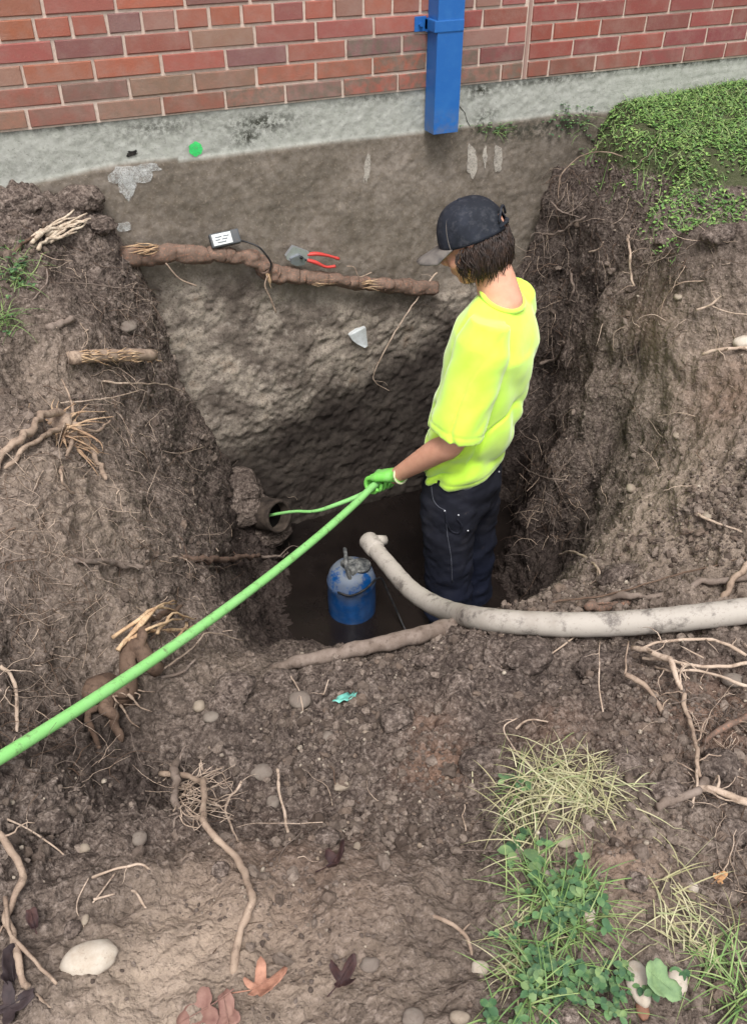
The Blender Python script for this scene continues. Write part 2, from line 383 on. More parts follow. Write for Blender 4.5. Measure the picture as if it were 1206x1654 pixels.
# ================================================================== BRICK WALL
wall = empty('brick_wall', (1.5, 0, 0), 'red brick building wall on a pale concrete foundation above the pit', 'brick wall')
m = NT('mortar', .95, .1); m.color(m.ramp(m.noise(60, 5, .7), [(.3, rgb(180, 160, 146)), (.7, rgb(206, 188, 174))])); m.bump(m.noise(400, 3), .4, .002)
M_MORTAR = m.m
m = NT('brick', .88, .2); cc = m.attr('bcol')
n = m.noise(70, 6, .7); c = m.mix(m.ramp(n, [(.3, .35), (.6, 0)]), cc, rgb(120, 84, 72)); c = m.mix(m.ramp(m.noise(260, 3, .7), [(.62, 0), (.75, .5)]), c, rgb(190, 130, 104))
st = m.math('MULTIPLY', m.attr('grime', 'Fac'), m.ramp(m.noise(35, 5, .7), [(.35, 0), (.6, 1)])); c = m.mix(st, c, rgb(96, 88, 76))
c = m.mix(m.ramp(m.noise(9, 5, .75), [(.45, .06), (.72, .42)]), c, rgb(152, 132, 122))
m.color(c); m.bump(m.noise(160, 5, .7), .5, .003)
M_BRICK = m.m
HC = .0588; Z0 = .164                           # course height, top of the concrete
REDS = [(158, 88, 72), (164, 92, 76), (154, 84, 70), (144, 82, 74), (150, 90, 78), (138, 84, 78), (142, 104, 92), (126, 82, 80), (156, 86, 68)]
REDS2 = [(134, 66, 60), (128, 66, 62), (140, 72, 64), (124, 64, 62), (144, 76, 66)]
rb = random.Random(5)
V = []; Fc = []; Cc = []; Gr = []
def brick(x0, x1, z0, z1, c, g=0):
    x0 += .005; x1 -= .005; z0 += .0046; z1 -= .0046
    if x1-x0 < .012: return
    b = .0022; j = lambda: rb.uniform(-.0016, .0016); yo = rb.uniform(-.0015, .0015); n = len(V)
    V.extend([(x0+j(), .004, z0+j()), (x1+j(), .004, z0+j()), (x1+j(), .004, z1+j()), (x0+j(), .004, z1+j()),
              (x0+j(), -.004+yo, z0+j()), (x1+j(), -.004+yo, z0+j()), (x1+j(), -.004+yo, z1+j()), (x0+j(), -.004+yo, z1+j()),
              (x0+b, -.0065+yo, z0+b), (x1-b, -.0065+yo, z0+b), (x1-b, -.0065+yo, z1-b), (x0+b, -.0065+yo, z1-b)])
    for f in [(8, 9, 10, 11)]+[(4+k, 4+(k+1) % 4, 8+(k+1) % 4, 8+k) for k in range(4)]+[(k, (k+1) % 4, 4+(k+1) % 4, 4+k) for k in range(4)]:
        Fc.append(tuple(n+i for i in f))
    Cc.extend([rgb(*c)]*12); Gr.extend([g]*12)
VJ = 1.894
BL = .2035
# left joints read off the photograph (course 1..9 phases along the wall)
x45 = at_y(45, 195, 0).x; phase = {}
for k in range(10): pass
ph = [x45, at_y(100, 160, 0).x-BL*1, at_y(48, 124, 0).x+.0, 0, 0, 0, 0, 0, 0, 0]
seq1 = {0: [6, 5, 6, 3, 6, 6, 8], 1: [3, 7, 6, 6, 0, 0, 8], 2: [6, 0, 0, 0, 7, 3, 7]}
joints = {0: [45, 155, 260, 360, 456], 1: [99, 208, 311, 410, 505], 2: [37, 149, 258, 360, 458], 3: [88, 197, 301, 403, 498], 4: [56, 115, 171, 224, 276, 330, 382, 430, 479]}
rows_y = {0: (-.5, 0)}
for k in range(24):
    z0 = Z0+k*HC; z1 = z0+HC
    hdr = (k % 6 == 4)
    L = BL/2+.0005 if hdr else BL
    yimg = {0: 190, 1: 152, 2: 118, 3: 84, 4: 45}.get(k, 0)
    x = (at_y([45, 99, 37, 88, 56][k] if k < 5 else 60, yimg+ (0), 0).x if k < 5 else x45+(k % 2)*BL/2+rb.uniform(-.01, .01))
    x -= L*40
    while x < VJ:
        e = x+L
        if e > VJ-.006: e = VJ-.006
        if e-x > .02 and x < VJ-.02:
            c = rb.choice(REDS if x < 1.5 else REDS[2:]+REDS2)
            if k in seq1 and 0 <= x-x45+BL < 7*BL: c = REDS[seq1[k][min(6, int((x-x45+BL)/BL+.01))]]
            g = .9 if (k == 0 and x > .75) or (k <= 2 and 1.2 < x < 1.5) else (.45 if k < 2 else .12)
            c = tuple(v+rb.uniform(-5, 5) for v in c)
            brick(x, e, z0, z1, c, g)
        x = e if e < VJ-.007 else VJ
    x = VJ+.008; first = .5*BL*((k % 2) == 0)+.5*BL*.55
    e = x+(.095 if k % 2 == 0 else .19)
    while x < 4.6:
        brick(x, e, z0, z1, tuple(v+rb.uniform(-5, 5) for v in rb.choice(REDS2)), .35 if k == 0 else .05)
        x = e; e = x+BL
me = bpy.data.meshes.new('bricks'); me.from_pydata(V, [], Fc); me.update()
a = me.color_attributes.new('bcol', 'FLOAT_COLOR', 'POINT'); a.data.foreach_set('color', [v for c in Cc for v in (*c, 1)])
a = me.attributes.new('grime', 'FLOAT', 'POINT'); a.data.foreach_set('value', Gr)
link('brickwork', me, M_BRICK, wall, smooth=False)
mb = MB(); mb.box((-8, 0, Z0-.002), (4.6, .2, Z0+24*HC)); mb.build('mortar', M_MORTAR, wall, False)
m = NT('sealant', .6, .3); m.color(rgb(150, 122, 112)); mb = MB(); mb.box((VJ-.004, -.004, Z0), (VJ+.007, .01, Z0+24*HC)); mb.build('expansion_joint', m.m, wall, False)

# foundation: smooth pale concrete above the old ground line, rough stained footing below
FX = axis([(-8, .0, .2), (0, 2.3, .0075), (2.3, 4.6, .05)]); FZ = axis([(-1.85, .05, .0075), (.05, Z0, .006)])
X, Z = np.meshgrid(FX, FZ, indexing='ij'); fp = np.stack([X, np.zeros_like(X), Z], 2).reshape(-1, 3)
below = np.clip((.0-fp[:, 2])/.03, 0, 1)
line = .012+.02*fbm(fp*[1, 0, 0], 2, 2, 4)      # wavy edge of the form
below = np.clip((line-fp[:, 2]+.01*(fp[:, 0] < .6))/.012, 0, 1)
deep = np.clip((np.interp(fp[:, 0], [.3, .8, 1.0, 1.5], [-.30, -.36, -.50, -.55])-fp[:, 2])/.08, 0, 1)
y = .004 - .005*below - .004*below*(fbm(fp, 5, 3, 8)) - .0016*fbm(fp, 60, 3, 14, .7)
bul = .012+.015*fbm(fp*[1, 1, .8], 2.4, 3, 21)+.03*np.exp(-((fp[:, 0]-.95)/.3)**2-((fp[:, 2]+.85)/.25)**2)
under = np.clip((-1.0+.30*(fp[:, 0]-.7)+.06*fbm(fp, 6, 3, 91)-fp[:, 2])/.22, 0, 1)*(fp[:, 0] > .6)
y -= deep*(bul+.004*fbm(fp, 13, 4, 33, .6)+.003*(clods(fp, 18, 51)-.4)+.004*fbm(fp, 60, 2, 36, .7))*(1-.3*under)
y -= below*.0015*fbm(fp, 25, 3, 71, .65)*(1+2*deep)
fp[:, 1] = y
nx, nz = X.shape; idx = np.arange(nx*nz).reshape(nx, nz)
q = np.stack([idx[:-1, :-1], idx[1:, :-1], idx[1:, 1:], idx[:-1, 1:]], -1).reshape(-1, 4)
me = bpy.data.meshes.new('foundation'); me.from_pydata(fp.tolist(), [], q.tolist()); me.update()
fvh = BVHTree.FromPolygons([Vector(p) for p in fp], q.tolist())
st = np.zeros((len(fp), 4)); st[:, 3] = 1
st[:, 0] = below
st[:, 1] = np.maximum(deep, .0)
st[:, 2] = np.maximum.reduce([np.exp(-((fp[:, 0]-cx)/rx)**2-((fp[:, 2]-cz)/rz)**2)*a for cx, cz, rx, rz, a in
      [(.55, .13, .16, .03, .7), (.9, .11, .13, .035, 1), (.84, .07, .06, .03, 1), (1.3, .15, .15, .02, .6), (1.72, .14, .06, .025, 1), (2.0, .15, .3, .015, .8), (1.75, .03, .05, .05, .9), (2.6, .16, .6, .012, .9), (.25, .16, .2, .012, .7), (.1, .06, .3, .03, .2), (1.95, -.02, .25, .04, .9)]])
a = me.color_attributes.new('stain', 'FLOAT_COLOR', 'POINT'); a.data.foreach_set('color', st.ravel())
m = NT('foundation_concrete', .92, .15)
sep = m.n.new('ShaderNodeSeparateColor'); m.l.new(m.attr('stain'), sep.inputs[0])
n1 = m.noise(4, 5, .65); n2 = m.noise(30, 5, .7); n3 = m.noise(140, 4, .7)
pale = m.mix(m.ramp(n2, [(.35, .6), (.6, 0)]), rgb(166, 166, 158), rgb(134, 136, 126)); pale = m.mix(m.ramp(n3, [(.3, .6), (.42, 0)]), pale, rgb(96, 96, 88))
dirt = m.ramp(n1, [(.3, rgb(92, 85, 76)), (.5, rgb(118, 109, 99)), (.7, rgb(136, 126, 116))]); dirt = m.mix(m.ramp(n2, [(.4, .55), (.6, 0)]), dirt, rgb(86, 76, 64)); dirt = m.mix(m.ramp(n3, [(.56, 0), (.7, .5)]), dirt, rgb(160, 146, 130))
rock = m.ramp(m.noise(6, 6, .7), [(.3, rgb(72, 64, 58)), (.46, rgb(112, 102, 93)), (.58, rgb(154, 143, 130)), (.72, rgb(124, 106, 90))]); rock = m.mix(m.ramp(n3, [(.35, .7), (.5, 0)]), rock, rgb(64, 54, 47)); rock = m.mix(m.ramp(n2, [(.55, 0), (.72, .6)]), rock, rgb(170, 160, 148))
c = m.mix(sep.outputs[0], pale, dirt); c = m.mix(sep.outputs[1], c, rock)
c = m.mix(m.math('MULTIPLY', sep.outputs[2], m.ramp(m.noise(55, 5, .75), [(.42, 0), (.56, 1)])), c, rgb(52, 52, 44))
sx = m.n.new('ShaderNodeSeparateXYZ'); m.l.new(m.pos(), sx.inputs[0])
damp_shade = m.math('MULTIPLY', m.math('SUBTRACT', m.math('ADD', -1.02, m.math('MULTIPLY', n2, .12)), m.math('SUBTRACT', sx.outputs[2], m.math('MULTIPLY', m.math('SUBTRACT', sx.outputs[0], .8), .36))), 5, True)  # damp by the water plus undercut shade, painted in below a slanting edge
c = m.mix(m.math('MULTIPLY', damp_shade, .88), c, rgb(42, 36, 33))
m.color(c); m.bump(n3, .6, .003); m.bump(n2, .3, .008)
link('foundation', me, m.m, wall)
def FW(px, py, lift=0):
    h, n, _, _ = fvh.ray_cast(CAM, ray(px, py))
    if h is None: h = at_y(px, py, 0); n = Vector((0, -1, 0))
    if n.y > 0: n = -n
    return h+n*lift, n
def SEE(px, py, lift=0):
    a = bvh.ray_cast(CAM, ray(px, py)); b = fvh.ray_cast(CAM, ray(px, py))
    c = min([t for t in (a, b) if t[0] is not None], key=lambda t: t[3], default=None)
    if c is None: return at_z(px, py, -.3), Vector((0, 0, 1))
    n = c[1]
    if n.dot(CAM-c[0]) < 0: n = -n
    return c[0]+n*lift, n
# ================================================================== BLUE POST
m = NT('blue_paint', .42, .5); n = m.noise(14, 5, .7)
c = m.mix(m.ramp(n, [(.45, 0), (.75, .5)]), rgb(30, 92, 160), rgb(52, 112, 172)); c = m.mix(m.ramp(m.noise(120, 4, .7), [(.66, 0), (.74, .6)]), c, rgb(120, 130, 140))
sx = m.n.new('ShaderNodeSeparateXYZ'); m.l.new(m.pos(), sx.inputs[0])
low = m.math('MULTIPLY', m.math('SUBTRACT', .12, sx.outputs[2]), 9, True); c = m.mix(m.math('MULTIPLY', low, m.ramp(m.noise(40, 5, .7), [(.4, 0), (.6, .5)])), c, rgb(110, 108, 96))
m.color(c); m.bump(m.noise(30, 3), .08, .004); M_BLUE = m.m
post = empty('downpipe', (1.54, -.04, .03), 'square blue painted steel downpipe fixed to the brick wall above the pit', 'downpipe')
mb = MB()
x0, x1, y0, y1, z0, z1 = 1.495, 1.592, -.082, -.008, .03, 1.5; t = .004
mb.box((x0, y0, z0), (x1, y0+t, z1), bev=.0018); mb.box((x0, y1-t, z0), (x1, y1, z1), bev=.0018)
mb.box((x0, y0+t, z0), (x0+t, y1-t, z1)); mb.box((x1-t, y0+t, z0), (x1, y1-t, z1)); mb.build('pipe', M_BLUE, post, False)
mb = MB(); mb.box((x0-.012, y0-.003, .35), (x1+.0, y1+.006, .385), bev=.003); mb.box((x0-.05, -.012, .345), (x0-.008, -.006, .39), bev=.002); mb.box((x0-.012, -.03, .345), (x0-.004, -.004, .385), bev=.001); mb.build('bracket', M_BLUE, post, False)
mb = MB(); mb.tube([(x0-.03, -.006, .367), (x0-.03, -.022, .367)], .007, 6); mb.build('bolt', M_BLUE, post, False)

# ================================================================== PERSON
FW_D = Vector((-.587, .81, 0)).normalized(); LF_D = Vector((-FW_D.y, FW_D.x, 0)); UP = Vector((0, 0, 1)); O = Vector((1.33, -.79, -1.70))
def bp(px, py, l=0.0):
    d = ray(px, py); o = O+LF_D*l; t = (o-CAM).dot(LF_D)/d.dot(LF_D); return CAM+d*t
def loc(f, l, z): return O + FW_D*f + LF_D*l + UP*z      # body frame, z above the soles
def bf(p): q = Vector(p)-O; return (q.dot(FW_D), q.dot(LF_D), q.z)
def loft(mb, secs, n=28):
    """secs: (centre, axis_u, axis_v, ru, rv[, squareness])"""
    vs = []
    for s in secs:
        c, u, v, ru, rv = s[:5]; e = s[5] if len(s) > 5 else 2.0
        for k in range(n):
            a = 2*math.pi*k/n; ca, sa = math.cos(a), math.sin(a)
            x = math.copysign(abs(ca)**(2/e), ca); y = math.copysign(abs(sa)**(2/e), sa)
            vs.append(c+u*(ru*x)+v*(rv*y))
    m_ = len(secs)
    fs = [(i*n+k, i*n+(k+1) % n, (i+1)*n+(k+1) % n, (i+1)*n+k) for i in range(m_-1) for k in range(n)]
    fs += [tuple(range(n))[::-1], tuple((m_-1)*n+k for k in range(n))]
    mb.add(vs, fs)
def ellipsoid(mb, c, ax, r, nu=20, nv=12):
    vs = []; fs = []
    for i in range(1, nv):
        th = math.pi*i/nv
        for k in range(nu):
            a = 2*math.pi*k/nu
            vs.append(c+ax[0]*(r[0]*math.sin(th)*math.cos(a))+ax[1]*(r[1]*math.sin(th)*math.sin(a))+ax[2]*(r[2]*math.cos(th)))
    vs += [c+ax[2]*r[2], c-ax[2]*r[2]]; T_, B_ = len(vs)-2, len(vs)-1
    for i in range(nv-2):
        for k in range(nu): fs.append((i*nu+k, i*nu+(k+1) % nu, (i+1)*nu+(k+1) % nu, (i+1)*nu+k)[::-1])
    for k in range(nu): fs.append((T_, k, (k+1) % nu)); fs.append((B_, (nv-2)*nu+(k+1) % nu, (nv-2)*nu+k))
    mb.add(vs, fs)
def remesh(mb, voxel, smooth=4):
    """all the lofts in mb become one continuous surface"""
    me = bpy.data.meshes.new('tmp'); me.from_pydata(mb.v, [], mb.f); me.update()
    bm = bmesh.new(); bm.from_mesh(me); bmesh.ops.recalc_face_normals(bm, faces=bm.faces[:]); bm.to_mesh(me); bm.free()
    o = bpy.data.objects.new('tmp', me); col.objects.link(o)
    r = o.modifiers.new('r', 'REMESH'); r.mode = 'VOXEL'; r.voxel_size = voxel; r.adaptivity = 0
    s = o.modifiers.new('s', 'SMOOTH'); s.iterations = smooth; s.factor = .5
    dg = bpy.context.evaluated_depsgraph_get(); out = bpy.data.meshes.new_from_object(o.evaluated_get(dg))
    bpy.data.objects.remove(o); bpy.data.meshes.remove(me); return out
def mesh_np(me):
    v = np.empty(len(me.vertices)*3); me.vertices.foreach_get('co', v); n = np.empty(len(me.vertices)*3); me.vertex_normals.foreach_get('vector', n)
    return v.reshape(-1, 3), n.reshape(-1, 3)
person = empty('person', O, 'person in neon yellow t-shirt, black cap and dark jeans standing in the pit', 'person')
# key joints, read off the photograph at their own side of the body
HIP = bp(748, 772); WAIST = bp(752, 715); CHEST = bp(782, 605); UPCH = bp(801, 535); NECK = bp(808, 480); HEAD_C = bp(764, 392)
SH_L = bp(780, 546, .165); EL_L = bp(733, 712, .21); WR_L = bp(641, 767, .17); KN_L = bp(603, 768, .155)
SH_R = NECK - LF_D*.175 + FW_D*.01 - UP*.05; EL_R = SH_R + Vector((0, 0, -.27)) + FW_D*.08 - LF_D*.03; WR_R = EL_R + FW_D*.06 + LF_D*.02 - UP*.22
HF = (Vector((.917, -.399, 0))*-.93+Vector((.399, .917, 0))*.30).normalized()      # the head is turned a little more to the side than the body
hf = (HF*math.cos(R(26)) - UP*math.sin(R(26)) ).normalized(); hu = (UP*math.cos(R(26)) + HF*math.sin(R(26))).normalized(); hl = hu.cross(hf)
def hd(f, l, u): return HEAD_C + hf*f + hl*l + hu*u
b = MB()
# cranium, jaw, face
ellipsoid(b, hd(-.012, 0, .022), (hf, hl, hu), (.098, .076, .092))
ellipsoid(b, hd(.030, 0, -.045), (hf, hl, hu), (.062, .056, .068))
ellipsoid(b, hd(.052, 0, -.088), (hf, hl, hu), (.034, .036, .026))
ellipsoid(b, hd(.074, 0, -.005), (hf, hl, hu), (.018, .05, .035)); ellipsoid(b, hd(.082, 0, .022), (hf, hl, hu), (.012, .045, .012))
for sgn in (1, -1):
    ellipsoid(b, hd(.055, sgn*.036, -.032), (hf, hl, hu), (.03, .024, .026))
    ellipsoid(b, hd(-.005, sgn*.078, -.015), ((hf+hl*sgn*.35).normalized(), (hl-hf*sgn*.35).normalized(), hu), (.019, .008, .032), 12, 8)
loft(b, [(hd(.086, 0, .018), hl, hf, .006, .006), (hd(.100, 0, -.008), hl, hf, .009, .010), (hd(.110, 0, -.026), hl, hf, .014, .013), (hd(.098, 0, -.038), hl, hf, .016, .010)], 12)
ellipsoid(b, hd(.088, 0, -.056), (hf, hl, hu), (.012, .022, .006), 12, 8); ellipsoid(b, hd(.085, 0, -.067), (hf, hl, hu), (.012, .019, .007), 12, 8)
nk = (HEAD_C-hu*.045-hf*.035)
loft(b, [(hd(-.02, 0, -.02), hf, hl, .058, .056), (nk.lerp(NECK, .45), FW_D, LF_D, .062, .060), (NECK+UP*.0, FW_D, LF_D, .068, .070), (NECK-UP*.05, FW_D, LF_D, .07, .10)], 24)
# trunk under the clothes
loft(b, [(NECK-UP*.03, FW_D, LF_D, .06, .08), (UPCH+UP*.0, FW_D, LF_D, .09, .15), (CHEST, FW_D, LF_D, .105, .145), (WAIST, FW_D, LF_D, .095, .13), (HIP, FW_D, LF_D, .10, .14)], 28)
def limb(b, pts, radii, n=18, flat=None):
    pts = [Vector(p) for p in spline([tuple(p) for p in pts], 5)]; rr = [float(r[0]) for r in spline([(r,) for r in radii], 5)]
    b.tube(pts, rr, n)
for (S, E_, W) in ((SH_L, EL_L, WR_L), (SH_R, EL_R, WR_R)):
    limb(b, [S, S.lerp(E_, .5), E_, E_.lerp(W, .3), E_.lerp(W, .75), W, W+(W-E_).normalized()*.03], [.044, .044, .040, .043, .033, .027, .026])
for s in (1, -1):      # legs inside the trousers, feet on the floor of the pit
    hp = HIP+LF_D*s*.085-UP*.03; kn = loc(.015, s*.10, .50); an = loc(-.01, s*.11, .09)
    limb(b, [hp, hp.lerp(kn, .5), kn, kn.lerp(an, .3), an], [.085, .075, .055, .055, .038])
    ellipsoid(b, loc(.06, s*.12, .035), (FW_D, LF_D, UP), (.13, .045, .035), 14, 8)
me = remesh(b, .0065, 4)
m = NT('skin', .5, .35); n = m.noise(40, 4, .6); m.color(m.mix(m.ramp(n, [(.35, .35), (.65, 0)]), rgb(214, 160, 134), rgb(190, 130, 106)))
m.b.inputs['Subsurface Weight'].default_value = .12; m.b.inputs['Subsurface Radius'].default_value = (.01, .004, .002); m.bump(m.noise(300, 3), .1, .001); M_SKIN = m.m
link('body', me, M_SKIN, person)
for s in (1, -1):
    b = MB(); ellipsoid(b, hd(.070, s*.030, .004), (hf, hl, hu), (.012, .012, .012), 14, 10); m = NT('eye', .2, .5); m.color(rgb(210, 205, 198)); e = b.build('eye', m.m, person)
    b = MB(); ellipsoid(b, hd(.0795, s*.030, .003), (hf, hl, hu), (.0035, .0055, .0055), 10, 6); m = NT('iris', .15, .5); m.color(rgb(50, 34, 26)); b.build('iris', m.m, e)

# ---- t-shirt: one cloth surface, hem and sleeves hanging loose
b = MB()
hemL = WAIST-UP*.095
def sec(c, d, w, e=2.3, tilt=0.0):
    f = (FW_D*math.cos(tilt)-UP*math.sin(tilt)).normalized(); return (c, f, LF_D, d, w, e)
loft(b, [sec(hemL+FW_D*.005, .128, .168, 2.2, R(10)), sec(WAIST-UP*.01, .140, .180, 2.2, R(8)), sec(WAIST.lerp(CHEST, .5), .146, .182, 2.2, R(4)), sec(CHEST, .138, .182, 2.2, 0),
         sec(UPCH-UP*.03, .128, .186, 2.3, R(-8)), sec(UPCH+UP*.015, .118, .176, 2.4, R(-14)), sec(NECK-UP*.038-FW_D*.006, .090, .150, 2.2, R(-20)), sec(NECK-UP*.010-FW_D*.006, .073, .098, 2, R(-22)), sec(NECK+UP*.006-FW_D*.006, .067, .074, 2, R(-22))], 48)
def sleeve(b, S, E_, tin, rr):
    d = (E_-S).normalized(); u = (FW_D-d*FW_D.dot(d)).normalized(); v = d.cross(u); secs = []
    for k, (t_, r1, r2) in enumerate(rr): secs.append((S.lerp(E_, t_)+tin*(1-t_)*.01, u, v, r1, r2, 2.1))
    loft(b, secs, 32)
sleeve(b, SH_L-LF_D*.03, EL_L, LF_D, [(-.12, .062, .055), (.10, .086, .072), (.4, .088, .072), (.7, .090, .076), (.93, .090, .080)])
sleeve(b, SH_R+LF_D*.03, EL_R, LF_D, [(-.12, .062, .055), (.10, .086, .072), (.4, .085, .072), (.7, .086, .074), (.93, .086, .074)])
me = remesh(b, .0052, 7)
v, n = mesh_np(me); q = v-np.array(O); f_, l_, z_ = q@np.array(FW_D), q@np.array(LF_D), q[:, 2]
w = np.array([np.array(FW_D), np.array(LF_D), [0, 0, 1]]); loc_ = np.stack([f_, l_, z_], 1)
# folds: diagonal drapes from the shoulder to the hem, deeper towards the hem and the sleeve opening
wp = .05*fbm(loc_, 5, 2, 3)
low = np.clip((1.38-z_)/.3, 0.15, 1)
fold = .010*low*np.sin((f_*.8-l_*.5+z_*.55+wp)*62)*np.clip(fbm(loc_, 5, 2, 9)+.55, 0, 1)
fold += .010*low*np.sin((f_*1.0+z_*1.1+wp*1.4)*38+1.5)*np.clip(fbm(loc_, 4, 2, 19)+.4, 0, 1)
fold += .008*fbm(loc_*np.array([1, 1, .35]), 8, 3, 12, .5)*low
cr = fbm(loc_*np.array([1.2, .6, .6])+.35*z_[:, None]*np.array([1, 1, 0]), 7, 2, 44); fold += -.010*low*np.exp(-(cr/.10)**2)
fold += -.010*np.exp(-((z_-(WAIST.z-O.z)-.01-.25*(f_+.05))/.018)**2)*np.clip(.4+fbm(loc_, 7, 1, 5), 0, 1)
hp_ = (v-np.array(hemL))@np.array((UP*math.cos(R(10))+FW_D*math.sin(R(10))).normalized()); fold += -.0022*np.exp(-((hp_-.022)/.004)**2)
for S_, E_ in ((SH_L, EL_L), (SH_R, EL_R)):
    dv_ = np.array(E_-S_); tt = ((v-np.array(S_))@dv_)/(dv_@dv_); rad_ = np.linalg.norm(v-np.array(S_)-tt[:, None]*dv_, axis=1); fold += -.0022*np.exp(-((tt-.84)/.014)**2)*(rad_ < .11)
v2 = v+n*fold[:, None]; me.vertices.foreach_set('co', v2.ravel()); me.update()
m = NT('neon_cloth', .75, .25)
n1 = m.noise(16, 4); c = m.mix(m.ramp(n1, [(.3, 0), (.7, 1)]), (.56, .93, .06), (.63, .95, .09))
m.color(c); m.b.inputs['Sheen Weight'].default_value = .5; m.b.inputs['Sheen Roughness'].default_value = .5
m.bump(m.noise(900, 2), .15, .0006); m.bump(m.noise(28, 3, .5), .12, .006); M_SHIRT = m.m
shirt = link('t_shirt', me, M_SHIRT, person)
# rib collar
cb = MB(); pts = []
for k in range(33):
    a = 2*math.pi*k/32; f = (FW_D*math.cos(R(-22))-UP*math.sin(R(-22)))
    pts.append(NECK+UP*.005-FW_D*.006+f*(.069*math.cos(a))+LF_D*(.076*math.sin(a)))
cb.tube(pts, .0075, 8, cap=False, flat=1); cb.build('collar', M_SHIRT, shirt)

# ---- work jeans
b = MB()
loft(b, [(WAIST-UP*.02, FW_D, LF_D, .112, .150, 2.2), (HIP+UP*.02, FW_D, LF_D, .124, .165, 2.3), (HIP-UP*.06, FW_D, LF_D, .128, .172, 2.3), (HIP-UP*.11, FW_D, LF_D, .115, .165, 2.4)], 40)
for s in (1, -1):
    hp = HIP+LF_D*s*.082-UP*.02; kn = loc(.02, s*.098, .50); an = loc(-.01, s*.105, .05)
    loft(b, [(hp-UP*.02, FW_D, LF_D, .110, .088, 2.3), (hp.lerp(kn, .5), FW_D, LF_D, .102, .088, 2.3), (kn, FW_D, LF_D, .088, .085, 2.3), (kn.lerp(an, .5), FW_D, LF_D, .085, .082, 2.2), (an, FW_D, LF_D, .085, .08, 2.2)], 32)
me = remesh(b, .008, 5)
v, n = mesh_np(me); q = v-np.array(O); loc_ = np.stack([q@np.array(FW_D), q@np.array(LF_D), q[:, 2]], 1); z_ = loc_[:, 2]
fold = .009*fbm(loc_*np.array([1, 1, 1.6]), 9, 3, 55, .55)+.006*np.sin((z_*1.3+loc_[:, 0]*.5+.06*fbm(loc_, 6, 2, 3))*55)*np.clip(fbm(loc_, 4, 2, 29)+.3, 0, 1)
me.vertices.foreach_set('co', (v+n*fold[:, None]).ravel()); me.update()
m = NT('denim', .85, .2); n1 = m.noise(7, 5, .65); c = m.ramp(n1, [(.3, rgb(22, 23, 30)), (.55, rgb(32, 33, 42)), (.75, rgb(48, 47, 52))])
sx = m.n.new('ShaderNodeSeparateXYZ'); m.l.new(m.pos(), sx.inputs[0]); wet = m.math('MULTIPLY', m.math('SUBTRACT', -1.15, sx.outputs[2]), 4, True)
c = m.mix(m.math('MULTIPLY', wet, .75), c, rgb(20, 26, 44)); c = m.mix(m.ramp(m.noise(50, 4, .7), [(.66, 0), (.74, .4)]), c, rgb(90, 80, 72))
m.color(c); m.bump(m.noise(400, 2), .3, .001); M_DENIM = m.m
jeans = link('jeans', me, M_DENIM, person)
jv = BVHTree.FromPolygons([Vector(p) for p in (v+n*fold[:, None])], [tuple(p.vertices) for p in me.polygons])
sv = BVHTree.FromPolygons([Vector(p) for p in v2], [tuple(p.vertices) for p in shirt.data.polygons])
def JN(px, py, lift=.002):
    h, n, _, _ = jv.ray_cast(CAM, ray(px, py))
    if h is None: return None
    if n.dot(CAM-h) < 0: n = -n
    return h+n*lift
m = NT('stitch_thread', .7, .2); m.color(rgb(84, 86, 94)); M_THREAD = m.m
m = NT('rivet_metal', .3, .6); m.b.inputs['Metallic'].default_value = .8; m.color(rgb(200, 200, 205)); M_RIVET = m.m
def onjeans(name, pts, r, mat):
    q = [JN(*p) for p in [tuple(s) for s in spline(pts, 8)]]; q = [p for p in q if p is not None]
    if len(q) > 2: t_ = MB(); t_.tube(q, r, 5); return t_.build(name, mat, jeans)
onjeans('pocket_seam', [(697, 786), (700, 806), (708, 818), (719, 824)], .0016, M_THREAD)
onjeans('pocket_seam', [(744, 783), (750, 791), (762, 787), (766, 779)], .0012, M_THREAD)
onjeans('hammer_loop', [(719, 826), (722, 845), (730, 858), (741, 860), (745, 848), (738, 838)], .0035, M_DENIM)
onjeans('leg_seam', [(720, 826), (722, 860), (728, 900), (730, 940)], .0016, M_THREAD)
for px, py in ((718, 825), (740, 832), (805, 762), (750, 782), (755, 857)):
    p = JN(px, py, .001)
    if p is not None: t_ = MB(); ellipsoid(t_, p, (Vector((1, 0, 0)), Vector((0, 1, 0)), UP), (.004, .004, .004), 10, 6); t_.build('rivet', M_RIVET, jeans)

# ---- cap
m = NT('cap_cloth', .8, .25); m.color(m.mix(m.ramp(m.noise(14, 4), [(.4, 0), (.75, 1)]), rgb(30, 32, 38), rgb(48, 50, 58))); m.bump(m.noise(700, 2), .3, .001); m.color(m.mix(m.ramp(m.noise(45, 5, .7), [(.5, 0), (.75, .6)]), m.mix(m.ramp(m.noise(14, 4), [(.4, 0), (.75, 1)]), rgb(28, 31, 38), rgb(46, 50, 60)), rgb(84, 84, 88))); M_CAP = m.m
m = NT('brim_cloth', .85, .2); m.color(m.mix(m.ramp(m.noise(30, 4), [(.4, 0), (.7, 1)]), rgb(120, 114, 108), rgb(88, 84, 82))); m.bump(m.noise(500, 2), .3, .001); M_BRIM = m.m
capb = MB(); na, nr = 72, 14; vs = []; fs = []
cz, RF, RL, RH = .018, .106, .087, .112
for i in range(nr+1):
    t_ = i/nr*math.pi/2
    for k in range(na):
        a = 2*math.pi*k/na; seam = 1-.018*max(0, 1-abs(((a/(math.pi/3)) % 1)-0)*14)-.018*max(0, 1-abs(((a/(math.pi/3)) % 1)-1)*14)
        prof = math.cos(t_)**.72; r_ = prof*(seam if i < nr else 1)
        notch = 0
        zz = cz + RH*math.sin(t_)**1.15
        vs.append(hd(-.008+RF*r_*math.cos(a)*(1.0 if math.cos(a) > 0 else 1.02), RL*r_*math.sin(a), zz+(.004*math.cos(a)*(1-i/nr))))
